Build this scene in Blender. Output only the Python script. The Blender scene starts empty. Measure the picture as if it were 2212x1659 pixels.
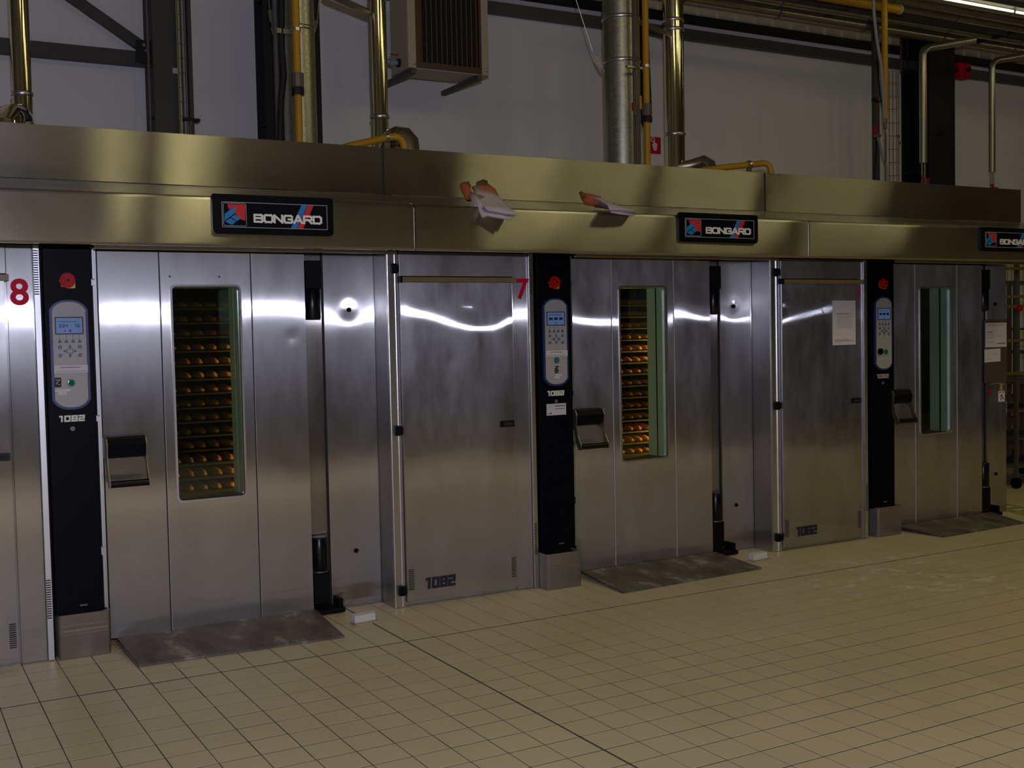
import bpy, bmesh, math, random
from mathutils import Vector, Matrix
random.seed(4)
C = bpy.context.scene
col = C.collection

# ------------------------------------------------------------------ camera
CAM = Vector((0.0, -5.72327, 1.48228))
RX = Vector((0.8696685, -0.49319659, -0.0208286))
UY = Vector((0.04045607, 0.02915812, 0.99875578))
FW = Vector((0.49197562, 0.86942908, -0.0453107))
FPX = 2461.6
cam = bpy.data.cameras.new('camera')
camo = bpy.data.objects.new('camera', cam)
col.objects.link(camo)
cam.sensor_width = 36.0
cam.lens = 36.0 * FPX / 2212.0
cam.clip_end = 200
M3 = Matrix((RX, UY, -FW)).transposed()
camo.matrix_world = Matrix.Translation(CAM) @ M3.to_4x4()
C.camera = camo

def at(u, v, y):
    """world point on the plane y=const that was measured at photo pixel (u, v)"""
    d = RX * ((u - 1106) / FPX) + UY * ((829.5 - v) / FPX) + FW
    return CAM + d * ((y - CAM.y) / d.y)

def atz(u, v, z=0.0):
    d = RX * ((u - 1106) / FPX) + UY * ((829.5 - v) / FPX) + FW
    return CAM + d * ((z - CAM.z) / d.z)

# ------------------------------------------------------------------ light
C.view_settings.view_transform = 'Standard'
C.view_settings.look = 'None'
C.view_settings.gamma = 1
C.view_settings.use_curve_mapping = False
C.view_settings.exposure = 0.0
w = bpy.data.worlds.new('world'); C.world = w; w.use_nodes = True
w.node_tree.nodes['Background'].inputs[0].default_value = (1.0, 0.80, 0.42, 1)
w.node_tree.nodes['Background'].inputs[1].default_value = 0.02

def light(name, kind, loc, energy, color, size=None, size_y=None, rot=None, radius=None):
    l = bpy.data.lights.new(name, kind)
    l.energy = energy; l.color = color
    if kind == 'AREA':
        l.shape = 'RECTANGLE'; l.size = size; l.size_y = size_y
    if radius is not None: l.shadow_soft_size = radius
    o = bpy.data.objects.new(name, l); o.location = loc
    if rot: o.rotation_euler = rot
    col.objects.link(o)
    return o
# the camera's flash, just above the lens
light('camera_flash', 'POINT', (0.02, -5.80, 1.81), 400, (0.76, 0.77, 1.0), radius=0.035)
# fluorescent strips of the hall over the aisle
WARM = (1.0, 0.87, 0.40)
LAMPS = [(2.0, 9), (2.7, 20), (6.1, 20), (7.2, 16), (8.8, 22), (10.8, 20)]
for x, e in LAMPS:
    light('hall_lamp', 'AREA', (x, -4.0, 5.6), e, WARM, 0.30, 2.4)

# ------------------------------------------------------------------ helpers
WORG = {}
def tag(o, label=None, cat=None, group=None, kind=None):
    if label: o['label'] = label
    if cat: o['category'] = cat
    if group: o['group'] = group
    if kind: o['kind'] = kind
    return o

def thing(name, label, cat, loc=(0, 0, 0), group=None, kind=None):
    o = bpy.data.objects.new(name, None); col.objects.link(o)
    o.empty_display_size = 0.1
    o.location = loc; WORG[o] = Vector(loc)
    return tag(o, label, cat, group, kind)

def mk(name, bm, m, parent=None, smooth=None, label=None, cat=None, group=None, kind=None):
    """link a bmesh given in world coordinates as one object with its origin at its middle"""
    bm.normal_update()
    xs = [v.co for v in bm.verts]
    c = Vector([(min(p[i] for p in xs) + max(p[i] for p in xs)) / 2 for i in range(3)])
    bmesh.ops.translate(bm, verts=bm.verts, vec=-c)
    me = bpy.data.meshes.new(name); bm.to_mesh(me); bm.free()
    for mm in (m if isinstance(m, (list, tuple)) else [m]): me.materials.append(mm)
    if smooth is not None:
        for p in me.polygons: p.use_smooth = True
        if smooth < 180: me.set_sharp_from_angle(angle=math.radians(smooth))
    o = bpy.data.objects.new(name, me); col.objects.link(o)
    WORG[o] = c
    if parent:
        o.parent = parent; o.location = c - WORG[parent]
    else: o.location = c
    return tag(o, label, cat, group, kind)

def B(): return bmesh.new()

def box(bm, x0, x1, y0, y1, z0, z1, bev=0):
    r = bmesh.ops.create_cube(bm, size=1)
    vs = r['verts']
    for v in vs:
        v.co = Vector(((x0 + x1) / 2 + v.co.x * (x1 - x0), (y0 + y1) / 2 + v.co.y * (y1 - y0), (z0 + z1) / 2 + v.co.z * (z1 - z0)))
    if bev:
        es = list({e for v in vs for e in v.link_edges})
        bmesh.ops.bevel(bm, geom=es, offset=bev, segments=2, profile=0.5, affect='EDGES')
    return bm

def frame_of(d):
    d = d.normalized()
    a = Vector((0, 0, 1)) if abs(d.z) < 0.9 else Vector((1, 0, 0))
    u = d.cross(a).normalized(); return u, d.cross(u).normalized()

def tube(bm, pts, r, n=12, cap=True):
    """round pipe through points; r may be a list"""
    pts = [Vector(p) for p in pts]
    rs = r if isinstance(r, (list, tuple)) else [r] * len(pts)
    rings = []; u = None
    for i, p in enumerate(pts):
        if i == 0: d = pts[1] - p
        elif i == len(pts) - 1: d = p - pts[i - 1]
        else: d = (pts[i + 1] - p).normalized() + (p - pts[i - 1]).normalized()
        d.normalize()
        if u is None: u, v = frame_of(d)
        else:
            u = (u - d * u.dot(d)).normalized(); v = d.cross(u)
        rings.append([bm.verts.new(p + (u * math.cos(t) + v * math.sin(t)) * rs[i]) for t in [2 * math.pi * k / n for k in range(n)]])
    for a, b in zip(rings, rings[1:]):
        for k in range(n):
            bm.faces.new((a[k], a[(k + 1) % n], b[(k + 1) % n], b[k]))
    if cap:
        bm.faces.new(list(reversed(rings[0]))); bm.faces.new(rings[-1])
    return bm

def arc(p0, c, p1, n=6):
    """quadratic bend from p0 by way of corner c to p1"""
    p0, c, p1 = Vector(p0), Vector(c), Vector(p1)
    return [p0 * (1 - t) ** 2 + c * 2 * t * (1 - t) + p1 * t * t for t in [i / n for i in range(n + 1)]]

def rrect(x0, x1, z0, z1, r, n=5, rb=None):
    """rounded rectangle outline in x-z, counter clockwise from bottom left; r top radius, rb bottom radius"""
    rb = r if rb is None else rb
    P = []
    for cx, cz, a, rr in ((x1 - rb, z0 + rb, -90, rb), (x1 - r, z1 - r, 0, r), (x0 + r, z1 - r, 90, r), (x0 + rb, z0 + rb, 180, rb)):
        for k in range(n + 1):
            t = math.radians(a + 90 * k / n)
            P.append((cx + rr * math.cos(t), cz + rr * math.sin(t)))
    return P

def prism(bm, pts, y0, y1):
    """extrude an x-z outline from y0 (front) to y1"""
    a = [bm.verts.new((x, y0, z)) for x, z in pts]; b = [bm.verts.new((x, y1, z)) for x, z in pts]
    n = len(pts)
    bm.faces.new(a); bm.faces.new(list(reversed(b)))
    for k in range(n): bm.faces.new((a[(k + 1) % n], a[k], b[k], b[(k + 1) % n]))
    return bm

def prism_x(bm, pts, x0, x1):
    """extrude a y-z outline along x"""
    a = [bm.verts.new((x0, y, z)) for y, z in pts]; b = [bm.verts.new((x1, y, z)) for y, z in pts]
    n = len(pts)
    bm.faces.new(a); bm.faces.new(list(reversed(b)))
    for k in range(n): bm.faces.new((a[(k + 1) % n], a[k], b[k], b[(k + 1) % n]))
    bmesh.ops.recalc_face_normals(bm, faces=bm.faces)
    return bm

def arched(x0, x1, z0, z1, sag, n=14):
    """upright plate whose top and bottom edges bulge"""
    c, h = (x0 + x1) / 2, (x1 - x0) / 2
    f = lambda t: sag * (1 - (1 - abs(t) ** 2.6) ** .8)
    P = [(c + h * t, z0 + f(t)) for t in [-1 + 2 * k / n for k in range(n + 1)]]
    return P + [(c - h * t, z1 - f(t)) for t in [-1 + 2 * k / n for k in range(n + 1)]]

def ring(bm, outer, inner, y0, y1):
    """plate between two x-z outlines with the same number of points (front y0, back y1)"""
    n = len(outer)
    L = [[bm.verts.new((x, y, z)) for x, z in o] for o in (outer, inner) for y in (y0, y1)]
    of, ob, nf, nb = L
    for k in range(n):
        j = (k + 1) % n
        bm.faces.new((of[k], of[j], nf[j], nf[k])); bm.faces.new((ob[j], ob[k], nb[k], nb[j]))
        bm.faces.new((of[j], of[k], ob[k], ob[j])); bm.faces.new((nf[k], nf[j], nb[j], nb[k]))
    bmesh.ops.recalc_face_normals(bm, faces=bm.faces)
    return bm

def sheet(bm, x0, x1, z0, z1, y, th, fn, nx=24, nz=40):
    """panel whose front face is dented by fn(x, z) -> dy"""
    g = [[bm.verts.new((x0 + (x1 - x0) * i / nx, y + fn(x0 + (x1 - x0) * i / nx, z0 + (z1 - z0) * j / nz), z0 + (z1 - z0) * j / nz)) for j in range(nz + 1)] for i in range(nx + 1)]
    for i in range(nx):
        for j in range(nz):
            bm.faces.new((g[i][j], g[i + 1][j], g[i + 1][j + 1], g[i][j + 1]))
    rim = [g[i][0] for i in range(nx + 1)] + [g[nx][j] for j in range(1, nz + 1)] + [g[i][nz] for i in range(nx - 1, -1, -1)] + [g[0][j] for j in range(nz - 1, 0, -1)]
    bk = [bm.verts.new((v.co.x, y + th, v.co.z)) for v in rim]
    n = len(rim)
    for k in range(n): bm.faces.new((rim[(k + 1) % n], rim[k], bk[k], bk[(k + 1) % n]))
    bm.faces.new(list(reversed(bk)))
    return bm

# square display lettering made of strokes; each glyph on a 1 x 1 cell
GL = {
 'B': [[(0,0),(0,1)], [(0,1),(.85,1),(.98,.9),(.98,.62),(.85,.53),(0,.53)], [(.85,.53),(1,.42),(1,.12),(.88,0),(0,0)]],
 'O': [[(.15,0),(.85,0),(1,.15),(1,.85),(.85,1),(.15,1),(0,.85),(0,.15),(.15,0)]],
 'N': [[(0,0),(0,1),(1,0),(1,1)]],
 'G': [[(1,.85),(.85,1),(.15,1),(0,.85),(0,.15),(.15,0),(.85,0),(1,.12),(1,.48),(.55,.48)]],
 'A': [[(0,0),(.45,1),(.55,1),(1,0)], [(.2,.3),(.8,.3)]],
 'R': [[(0,0),(0,1),(.85,1),(1,.9),(1,.55),(.85,.45),(0,.45)], [(.6,.45),(1,0)]],
 'D': [[(0,0),(0,1),(.8,1),(1,.82),(1,.18),(.8,0),(0,0)]],
 '1': [[(.35,1),(.8,1),(.8,0)]],
 '0': [[(0,0),(1,0),(1,1),(0,1),(0,0)]],
 '8': [[(0,0),(1,0),(1,1),(0,1),(0,0)], [(0,.5),(1,.5)]],
 '2': [[(0,1),(1,1),(1,.5),(0,.5),(0,0),(1,0)]],
 '4': [[(0,1),(0,.45),(1,.45)], [(.8,1),(.8,0)]],
 '6': [[(1,1),(0,1),(0,0),(1,0),(1,.5),(0,.5)]],
 'C': [[(1,1),(0,1),(0,0),(1,0)]],
 '.': [[(.3,0),(.6,0)]],
}
def letters(bm, text, x, z, cw, ch, gap, sw, y0, y1, shear=0.0, widths=None):
    """stroke lettering from x, baseline z"""
    dy = 0.0
    for c in text:
        wd = cw * (widths or {}).get(c, 1)
        for st in GL.get(c, []):
            P = [(x + sw / 2 + px * (wd - sw) + shear * pz * ch, z + sw / 2 + pz * (ch - sw)) for px, pz in st]
            for (ax, az), (bx, bz) in zip(P, P[1:]):
                d = Vector((bx - ax, bz - az)); L = d.length
                if L < 1e-6: continue
                d /= L; e = d * sw * 0.5; nn = Vector((-d.y, d.x)) * sw * 0.5; dy += 0.00006
                prism(bm, [(ax - e.x - nn.x, az - e.y - nn.y), (bx + e.x - nn.x, bz + e.y - nn.y), (bx + e.x + nn.x, bz + e.y + nn.y), (ax - e.x + nn.x, az - e.y + nn.y)], y0 - dy, y1)
        x += wd + gap
    return bm

def polyline(bm, P, sw, y0, y1):
    dy = 0.0
    for (ax, az), (bx, bz) in zip(P, P[1:]):
        d = Vector((bx - ax, bz - az)); L = d.length
        if L < 1e-6: continue
        dy += 0.00004; d /= L; nn = Vector((-d.y, d.x)) * sw * 0.5; e = d * sw * 0.3
        prism(bm, [(ax - e.x - nn.x, az - e.y - nn.y), (bx + e.x - nn.x, bz + e.y - nn.y), (bx + e.x + nn.x, bz + e.y + nn.y), (ax - e.x + nn.x, az - e.y + nn.y)], y0 - dy, y1)
    return bm

# ------------------------------------------------------------------ materials
def nodes(name):
    m = bpy.data.materials.new(name); m.use_nodes = True
    nt = m.node_tree; return m, nt, nt.nodes['Principled BSDF']
def N(nt, t, **k):
    n = nt.nodes.new(t)
    for a, b in k.items(): setattr(n, a, b)
    return n
def rgb(c): return (c[0], c[1], c[2], 1)

def mat(name, c, rough=0.5, metal=0.0, var=0.0, scale=8.0, bump=0.0, spec=0.5, emit=None, es=1.0):
    m, nt, p = nodes(name)
    p.inputs['Roughness'].default_value = rough; p.inputs['Metallic'].default_value = metal
    p.inputs['Specular IOR Level'].default_value = spec
    tc = N(nt, 'ShaderNodeTexCoord'); no = N(nt, 'ShaderNodeTexNoise')
    no.inputs['Scale'].default_value = scale; no.inputs['Detail'].default_value = 5
    nt.links.new(tc.outputs['Object'], no.inputs['Vector'])
    mx = N(nt, 'ShaderNodeMix', data_type='RGBA')
    mx.inputs['A'].default_value = rgb([q * (1 - var) for q in c]); mx.inputs['B'].default_value = rgb([min(1, q * (1 + var)) for q in c])
    nt.links.new(no.outputs['Fac'], mx.inputs['Factor']); nt.links.new(mx.outputs['Result'], p.inputs['Base Color'])
    if bump:
        b = N(nt, 'ShaderNodeBump'); b.inputs['Strength'].default_value = 0.4; b.inputs['Distance'].default_value = bump
        nt.links.new(no.outputs['Fac'], b.inputs['Height']); nt.links.new(b.outputs['Normal'], p.inputs['Normal'])
    if emit:
        p.inputs['Emission Color'].default_value = rgb(emit); p.inputs['Emission Strength'].default_value = es
    return m

def steel(name, c=(0.50, 0.49, 0.49), rough=0.11, grain='v', smear=0.30, warp=0.0008, brush=1.02, soft=0.30, soft_rough=0.36):
    """brushed stainless; grain 'v' spreads a highlight sideways, 'h' spreads it up and down.
    A sharp lobe and a soft lobe are mixed; the brush lines lean the normal across the grain."""
    m, nt, p = nodes(name); L = nt.links.new
    p2 = N(nt, 'ShaderNodeBsdfPrincipled')
    ge = N(nt, 'ShaderNodeNewGeometry')
    cr = N(nt, 'ShaderNodeVectorMath', operation='CROSS_PRODUCT'); cr.inputs[0].default_value = (0.02, 0.03, 1)
    L(ge.outputs['Normal'], cr.inputs[1]); T = cr
    if grain == 'h':
        T = N(nt, 'ShaderNodeVectorMath', operation='CROSS_PRODUCT')
        L(ge.outputs['Normal'], T.inputs[0]); L(cr.outputs[0], T.inputs[1])
    # unresolved brush lines: every sample meets its own line, leaning the normal across the grain
    wn = N(nt, 'ShaderNodeTexWhiteNoise', noise_dimensions='3D'); w2 = N(nt, 'ShaderNodeTexWhiteNoise', noise_dimensions='3D')
    s1 = N(nt, 'ShaderNodeVectorMath', operation='SCALE'); s1.inputs['Scale'].default_value = 5000; L(ge.outputs['Position'], s1.inputs[0]); L(s1.outputs[0], wn.inputs['Vector'])
    s2 = N(nt, 'ShaderNodeVectorMath', operation='SCALE'); s2.inputs['Scale'].default_value = 7777; L(ge.outputs['Position'], s2.inputs[0]); L(s2.outputs[0], w2.inputs['Vector'])
    n1 = N(nt, 'ShaderNodeMath', operation='ADD'); L(wn.outputs['Value'], n1.inputs[0]); L(w2.outputs['Value'], n1.inputs[1])
    mp2 = N(nt, 'ShaderNodeMapping'); mp2.inputs['Scale'].default_value = (3.5, 3.5, 1.3) if grain == 'v' else (1.6, 3, 3)
    n2 = N(nt, 'ShaderNodeTexNoise'); n2.inputs['Scale'].default_value = 1.6; n2.inputs['Detail'].default_value = 7; n2.inputs['Roughness'].default_value = 0.62
    L(ge.outputs['Position'], mp2.inputs['Vector']); L(mp2.outputs[0], n2.inputs['Vector'])
    mx = N(nt, 'ShaderNodeMix', data_type='RGBA')
    mx.inputs['A'].default_value = rgb([q * 0.80 for q in c]); mx.inputs['B'].default_value = rgb([q * 1.15 for q in c])
    L(n2.outputs['Fac'], mx.inputs['Factor'])
    mp3 = N(nt, 'ShaderNodeMapping'); mp3.inputs['Scale'].default_value = (1.1, 1.1, 0.6)
    n3 = N(nt, 'ShaderNodeTexNoise'); n3.inputs['Scale'].default_value = 1.5; n3.inputs['Detail'].default_value = 1
    L(ge.outputs['Position'], mp3.inputs['Vector']); L(mp3.outputs[0], n3.inputs['Vector'])
    b = N(nt, 'ShaderNodeBump'); b.inputs['Strength'].default_value = 1; b.inputs['Distance'].default_value = warp * 10
    L(n3.outputs['Fac'], b.inputs['Height'])
    k = N(nt, 'ShaderNodeMath', operation='MULTIPLY_ADD'); k.inputs[1].default_value = brush; k.inputs[2].default_value = -brush
    L(n1.outputs[0], k.inputs[0])
    sc = N(nt, 'ShaderNodeVectorMath', operation='SCALE'); L(T.outputs[0], sc.inputs[0]); L(k.outputs[0], sc.inputs['Scale'])
    ad = N(nt, 'ShaderNodeVectorMath', operation='ADD'); L(b.outputs['Normal'], ad.inputs[0]); L(sc.outputs[0], ad.inputs[1])
    no = N(nt, 'ShaderNodeVectorMath', operation='NORMALIZE'); L(ad.outputs[0], no.inputs[0])
    for q, an, rr_ in ((p, 1.0, rough), (p2, 0.9, soft_rough)):
        q.inputs['Metallic'].default_value = 1; q.inputs['Anisotropic'].default_value = an
        L(T.outputs[0], q.inputs['Tangent']); L(mx.outputs['Result'], q.inputs['Base Color'])
        mr = N(nt, 'ShaderNodeMapRange'); mr.inputs['From Min'].default_value = 0.3; mr.inputs['From Max'].default_value = 0.7
        mr.inputs['To Min'].default_value = rr_ * (1 - smear * 0.5); mr.inputs['To Max'].default_value = rr_ * (1 + smear * 0.5)
        L(n2.outputs['Fac'], mr.inputs['Value']); L(mr.outputs[0], q.inputs['Roughness'])
    L(no.outputs[0], p.inputs['Normal']); L(b.outputs['Normal'], p2.inputs['Normal'])
    ms = N(nt, 'ShaderNodeMixShader'); ms.inputs[0].default_value = soft
    L(p.outputs[0], ms.inputs[1]); L(p2.outputs[0], ms.inputs[2]); L(ms.outputs[0], nt.nodes['Material Output'].inputs[0])
    return m

M = {}
M['steel'] = steel('brushed_steel_vertical')
M['steel_s'] = steel('smooth_brushed_steel', rough=0.062, soft=0.42, smear=0.5)
M['steel_h'] = steel('brushed_steel_hood', c=(0.44, 0.43, 0.41), grain='h', smear=0.2, brush=0.6)
M['steel_g'] = steel('brushed_steel_guard', c=(0.40, 0.36, 0.33), grain='v', smear=0.5, soft=0.6, soft_rough=0.5)
M['seam'] = mat('seam_glint_metal', (0.62, 0.61, 0.66), 0.4, 0.3)  # pale colour stands for light caught on the seam edges
M['steel_b'] = steel('recess_shaded_steel', c=(0.34, 0.32, 0.29))  # darker copy of the brushed steel, recess shade put into its colour
M['polish'] = mat('polished_steel', (0.62, 0.61, 0.58), 0.16, 1.0, 0.05)
M['trim'] = mat('bright_trim', (0.68, 0.68, 0.70), 0.32, 1.0, 0.1)
M['black'] = mat('black_enamel', (0.0025, 0.003, 0.006), 0.45, 0, 0.2, spec=0.08)
M['blackm'] = mat('black_rubber', (0.004, 0.004, 0.005), 0.6, 0, 0.3, spec=0.15)
M['blackg'] = mat('black_gloss_plastic', (0.004, 0.004, 0.006), 0.28, 0, 0.2, spec=0.3)
M['gap'] = mat('recess_shade', (0.01, 0.01, 0.012), 0.8)  # near-black stands in for the shade inside gaps, slots and recesses
M['blue'] = mat('panel_blue', (0.02, 0.035, 0.14), 0.4)
M['face'] = mat('panel_grey_face', (0.34, 0.33, 0.32), 0.45, 0, 0.03)
M['key'] = mat('key_blue_print', (0.05, 0.08, 0.22), 0.5)
M['lcd'] = mat('lcd_screen', (0.10, 0.17, 0.33), 0.3, emit=(0.16, 0.28, 0.62), es=0.16)
M['lcdt'] = mat('lcd_digit', (0.012, 0.02, 0.05), 0.5)
M['red'] = mat('red_plastic', (0.42, 0.008, 0.008), 0.4, spec=0.15)
M['redp'] = mat('red_print', (0.56, 0.006, 0.035), 0.5, spec=0.1)
M['yel'] = mat('yellow_plastic', (0.6, 0.42, 0.02), 0.4)
M['green'] = mat('green_lens', (0.0, 0.14, 0.11), 0.12)
M['teal'] = mat('teal_lens', (0.02, 0.16, 0.22), 0.2)
M['white'] = mat('white_print', (0.66, 0.66, 0.62), 0.5)
M['label'] = mat('white_label', (0.55, 0.52, 0.54), 0.6, 0, 0.06)
M['ink'] = mat('grey_ink', (0.10, 0.10, 0.13), 0.7)
M['stencil'] = mat('stencil_paint', (0.012, 0.014, 0.03), 0.6)
M['lblue'] = mat('emblem_blue', (0.01, 0.16, 0.42), 0.45)
M['lred'] = mat('emblem_red', (0.50, 0.016, 0.018), 0.45)
M['line'] = mat('plate_outline', (0.24, 0.30, 0.28), 0.5)
M['sign'] = mat('plate_black', (0.003, 0.003, 0.005), 0.35, spec=0.15)
M['wall'] = mat('wall_plaster', (0.78, 0.76, 0.76), 0.85, 0, 0.05, 1.2)
M['clad'] = mat('cladding_metal', (0.68, 0.64, 0.46), 0.45, 0.3, 0.15, 2)
M['beam'] = mat('beam_paint', (0.055, 0.052, 0.048), 0.6, 0, 0.15, 3)
M['girt'] = mat('girt_paint', (0.085, 0.08, 0.072), 0.55, 0, 0.1, 3)
M['dark'] = mat('near_black_paint', (0.007, 0.007, 0.009), 0.7)
M['ceil'] = mat('ceiling_deck', (0.16, 0.14, 0.10), 0.8)
M['far'] = mat('far_wall', (0.13, 0.115, 0.075), 0.8, 0, 0.3, 0.8)
M['brass'] = mat('mirror_foil_pipe', (0.78, 0.71, 0.50), 0.09, 1.0, 0.1, 3)
M['gas'] = mat('gas_yellow', (0.50, 0.26, 0.005), 0.4, 0, 0.08)
M['lag'] = mat('aluminium_jacket', (0.45, 0.43, 0.33), 0.32, 0.9, 0.2, 10)
M['cream'] = mat('cream_casing', (0.50, 0.43, 0.31), 0.5, 0, 0.05)
M['brown'] = mat('brown_frame', (0.10, 0.045, 0.02), 0.5, 0, 0.1)
M['fin'] = mat('brown_fin', (0.17, 0.09, 0.045), 0.5)
M['cable'] = mat('grey_cable', (0.30, 0.32, 0.33), 0.5)
M['wire'] = mat('galvanised_wire', (0.35, 0.33, 0.22), 0.4, 0.7)
M['valve'] = mat('grey_valve_body', (0.16, 0.13, 0.11), 0.5, 0.4)
M['paper'] = mat('paper', (0.68, 0.62, 0.64), 0.7, 0, 0.03)
M['cotton'] = mat('white_cotton', (0.42, 0.36, 0.36), 0.95, 0, 0.18, 30, bump=0.004)
M['cuff'] = mat('blue_grey_lining', (0.18, 0.17, 0.27), 0.95, 0, 0.2, 30)
M['orange'] = mat('orange_heat_cloth', (0.32, 0.075, 0.02), 0.9, 0, 0.35, 30, bump=0.004)
M['burnt'] = mat('scorched_cloth', (0.10, 0.055, 0.02), 0.95, 0, 0.5, 30)
M['plastic'] = mat('white_block', (0.62, 0.60, 0.58), 0.6, 0, 0.1, 20)
M['tan'] = mat('tan_block', (0.36, 0.28, 0.22), 0.7, 0, 0.1)
M['hose'] = mat('yellow_band', (0.34, 0.27, 0.06), 0.6, 0, 0.1)
M['loaf'] = mat('baked_crust', (0.50, 0.20, 0.05), 0.7, 0, 0.3, 20)
M['rack'] = mat('rack_steel', (0.20, 0.18, 0.14), 0.4, 0.8)
M['rackdark'] = mat('baked_rack_steel', (0.045, 0.035, 0.022), 0.6, 0.3)
M['cavity'] = mat('oven_cavity', (0.030, 0.024, 0.016), 0.6, 0.0)
M['jamb'] = mat('flashlit_jamb_steel', (0.80, 0.97, 0.93), 0.30, 0.2)  # pale green-white stands for flash light thrown back off the steel

def spangle():
    m, nt, p = nodes('galvanised_duct')
    p.inputs['Metallic'].default_value = 1; p.inputs['Roughness'].default_value = 0.3
    tc = N(nt, 'ShaderNodeTexCoord'); v = N(nt, 'ShaderNodeTexVoronoi'); v.inputs['Scale'].default_value = 95
    nt.links.new(tc.outputs['Object'], v.inputs['Vector'])
    hs = N(nt, 'ShaderNodeSeparateColor'); nt.links.new(v.outputs['Color'], hs.inputs[0])
    mx = N(nt, 'ShaderNodeMix', data_type='RGBA'); mx.inputs['A'].default_value = (0.44, 0.44, 0.36, 1); mx.inputs['B'].default_value = (0.58, 0.57, 0.46, 1)
    nt.links.new(hs.outputs[0], mx.inputs['Factor']); nt.links.new(mx.outputs['Result'], p.inputs['Base Color'])
    mr = N(nt, 'ShaderNodeMapRange'); mr.inputs['To Min'].default_value = 0.34; mr.inputs['To Max'].default_value = 0.46
    nt.links.new(hs.outputs[1], mr.inputs['Value']); nt.links.new(mr.outputs[0], p.inputs['Roughness'])
    b = N(nt, 'ShaderNodeBump'); b.inputs['Strength'].default_value = 0.25; b.inputs['Distance'].default_value = 0.0012
    nt.links.new(hs.outputs[2], b.inputs['Height']); nt.links.new(b.outputs['Normal'], p.inputs['Normal'])
    return m
M['galv'] = spangle()

def tile_mat(name, c):
    m, nt, p = nodes(name)
    p.inputs['Roughness'].default_value = 0.42
    ge = N(nt, 'ShaderNodeNewGeometry'); oi = N(nt, 'ShaderNodeObjectInfo')
    n = N(nt, 'ShaderNodeTexNoise'); n.inputs['Scale'].default_value = 1.1; n.inputs['Detail'].default_value = 7; n.inputs['Roughness'].default_value = 0.6
    n2 = N(nt, 'ShaderNodeTexNoise'); n2.inputs['Scale'].default_value = 240; n2.inputs['Detail'].default_value = 2
    for q in (n, n2): nt.links.new(ge.outputs['Position'], q.inputs['Vector'])
    a = N(nt, 'ShaderNodeMath', operation='MULTIPLY_ADD'); a.inputs[1].default_value = 0.12
    nt.links.new(oi.outputs['Random'], a.inputs[0]); nt.links.new(n.outputs['Fac'], a.inputs[2])
    a2 = N(nt, 'ShaderNodeMath', operation='MULTIPLY_ADD'); a2.inputs[1].default_value = 0.25
    nt.links.new(n2.outputs['Fac'], a2.inputs[0]); nt.links.new(a.outputs[0], a2.inputs[2])
    mr = N(nt, 'ShaderNodeMapRange'); mr.inputs['From Min'].default_value = 0.45; mr.inputs['From Max'].default_value = 0.95
    nt.links.new(a2.outputs[0], mr.inputs['Value'])
    mx = N(nt, 'ShaderNodeMix', data_type='RGBA'); mx.inputs['A'].default_value = rgb([q * 0.90 for q in c]); mx.inputs['B'].default_value = rgb([q * 1.08 for q in c])
    nt.links.new(mr.outputs[0], mx.inputs['Factor'])
    # spilled flour, a stain with a shape of its own round x=5.25 y=-1.1
    sp = N(nt, 'ShaderNodeMapping'); sp.vector_type = 'POINT'; sp.inputs['Location'].default_value = (-5.25, 1.1, 0)
    nt.links.new(ge.outputs['Position'], sp.inputs['Vector'])
    sc = N(nt, 'ShaderNodeMapping'); sc.inputs['Scale'].default_value = (0.75, 1.1, 0); nt.links.new(sp.outputs[0], sc.inputs['Vector'])
    ln = N(nt, 'ShaderNodeVectorMath', operation='LENGTH'); nt.links.new(sc.outputs[0], ln.inputs[0])
    fo = N(nt, 'ShaderNodeMapRange'); fo.inputs['From Min'].default_value = 0.15; fo.inputs['From Max'].default_value = 0.85
    fo.inputs['To Min'].default_value = 1; fo.inputs['To Max'].default_value = 0; nt.links.new(ln.outputs['Value'], fo.inputs['Value'])
    n3 = N(nt, 'ShaderNodeTexNoise'); n3.inputs['Scale'].default_value = 5.5; n3.inputs['Detail'].default_value = 9; n3.inputs['Roughness'].default_value = 0.72; n3.inputs['Distortion'].default_value = 1.5
    nt.links.new(ge.outputs['Position'], n3.inputs['Vector'])
    m3 = N(nt, 'ShaderNodeMapRange'); m3.inputs['From Min'].default_value = 0.53; m3.inputs['From Max'].default_value = 0.66; nt.links.new(n3.outputs['Fac'], m3.inputs['Value'])
    mu = N(nt, 'ShaderNodeMath', operation='MULTIPLY'); nt.links.new(m3.outputs[0], mu.inputs[0]); nt.links.new(fo.outputs[0], mu.inputs[1])
    m4 = N(nt, 'ShaderNodeMath', operation='MULTIPLY'); m4.inputs[1].default_value = 0.75; nt.links.new(mu.outputs[0], m4.inputs[0])
    fl = N(nt, 'ShaderNodeMix', data_type='RGBA'); fl.inputs['B'].default_value = (0.92, 0.88, 0.80, 1)
    nt.links.new(m4.outputs[0], fl.inputs['Factor']); nt.links.new(mx.outputs['Result'], fl.inputs['A'])
    nt.links.new(fl.outputs['Result'], p.inputs['Base Color'])
    return m
M['tile'] = tile_mat('floor_tile', (0.58, 0.485, 0.30))
M['grout'] = mat('grout', (0.075, 0.05, 0.045), 0.9, 0, 0.3, 6)

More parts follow.
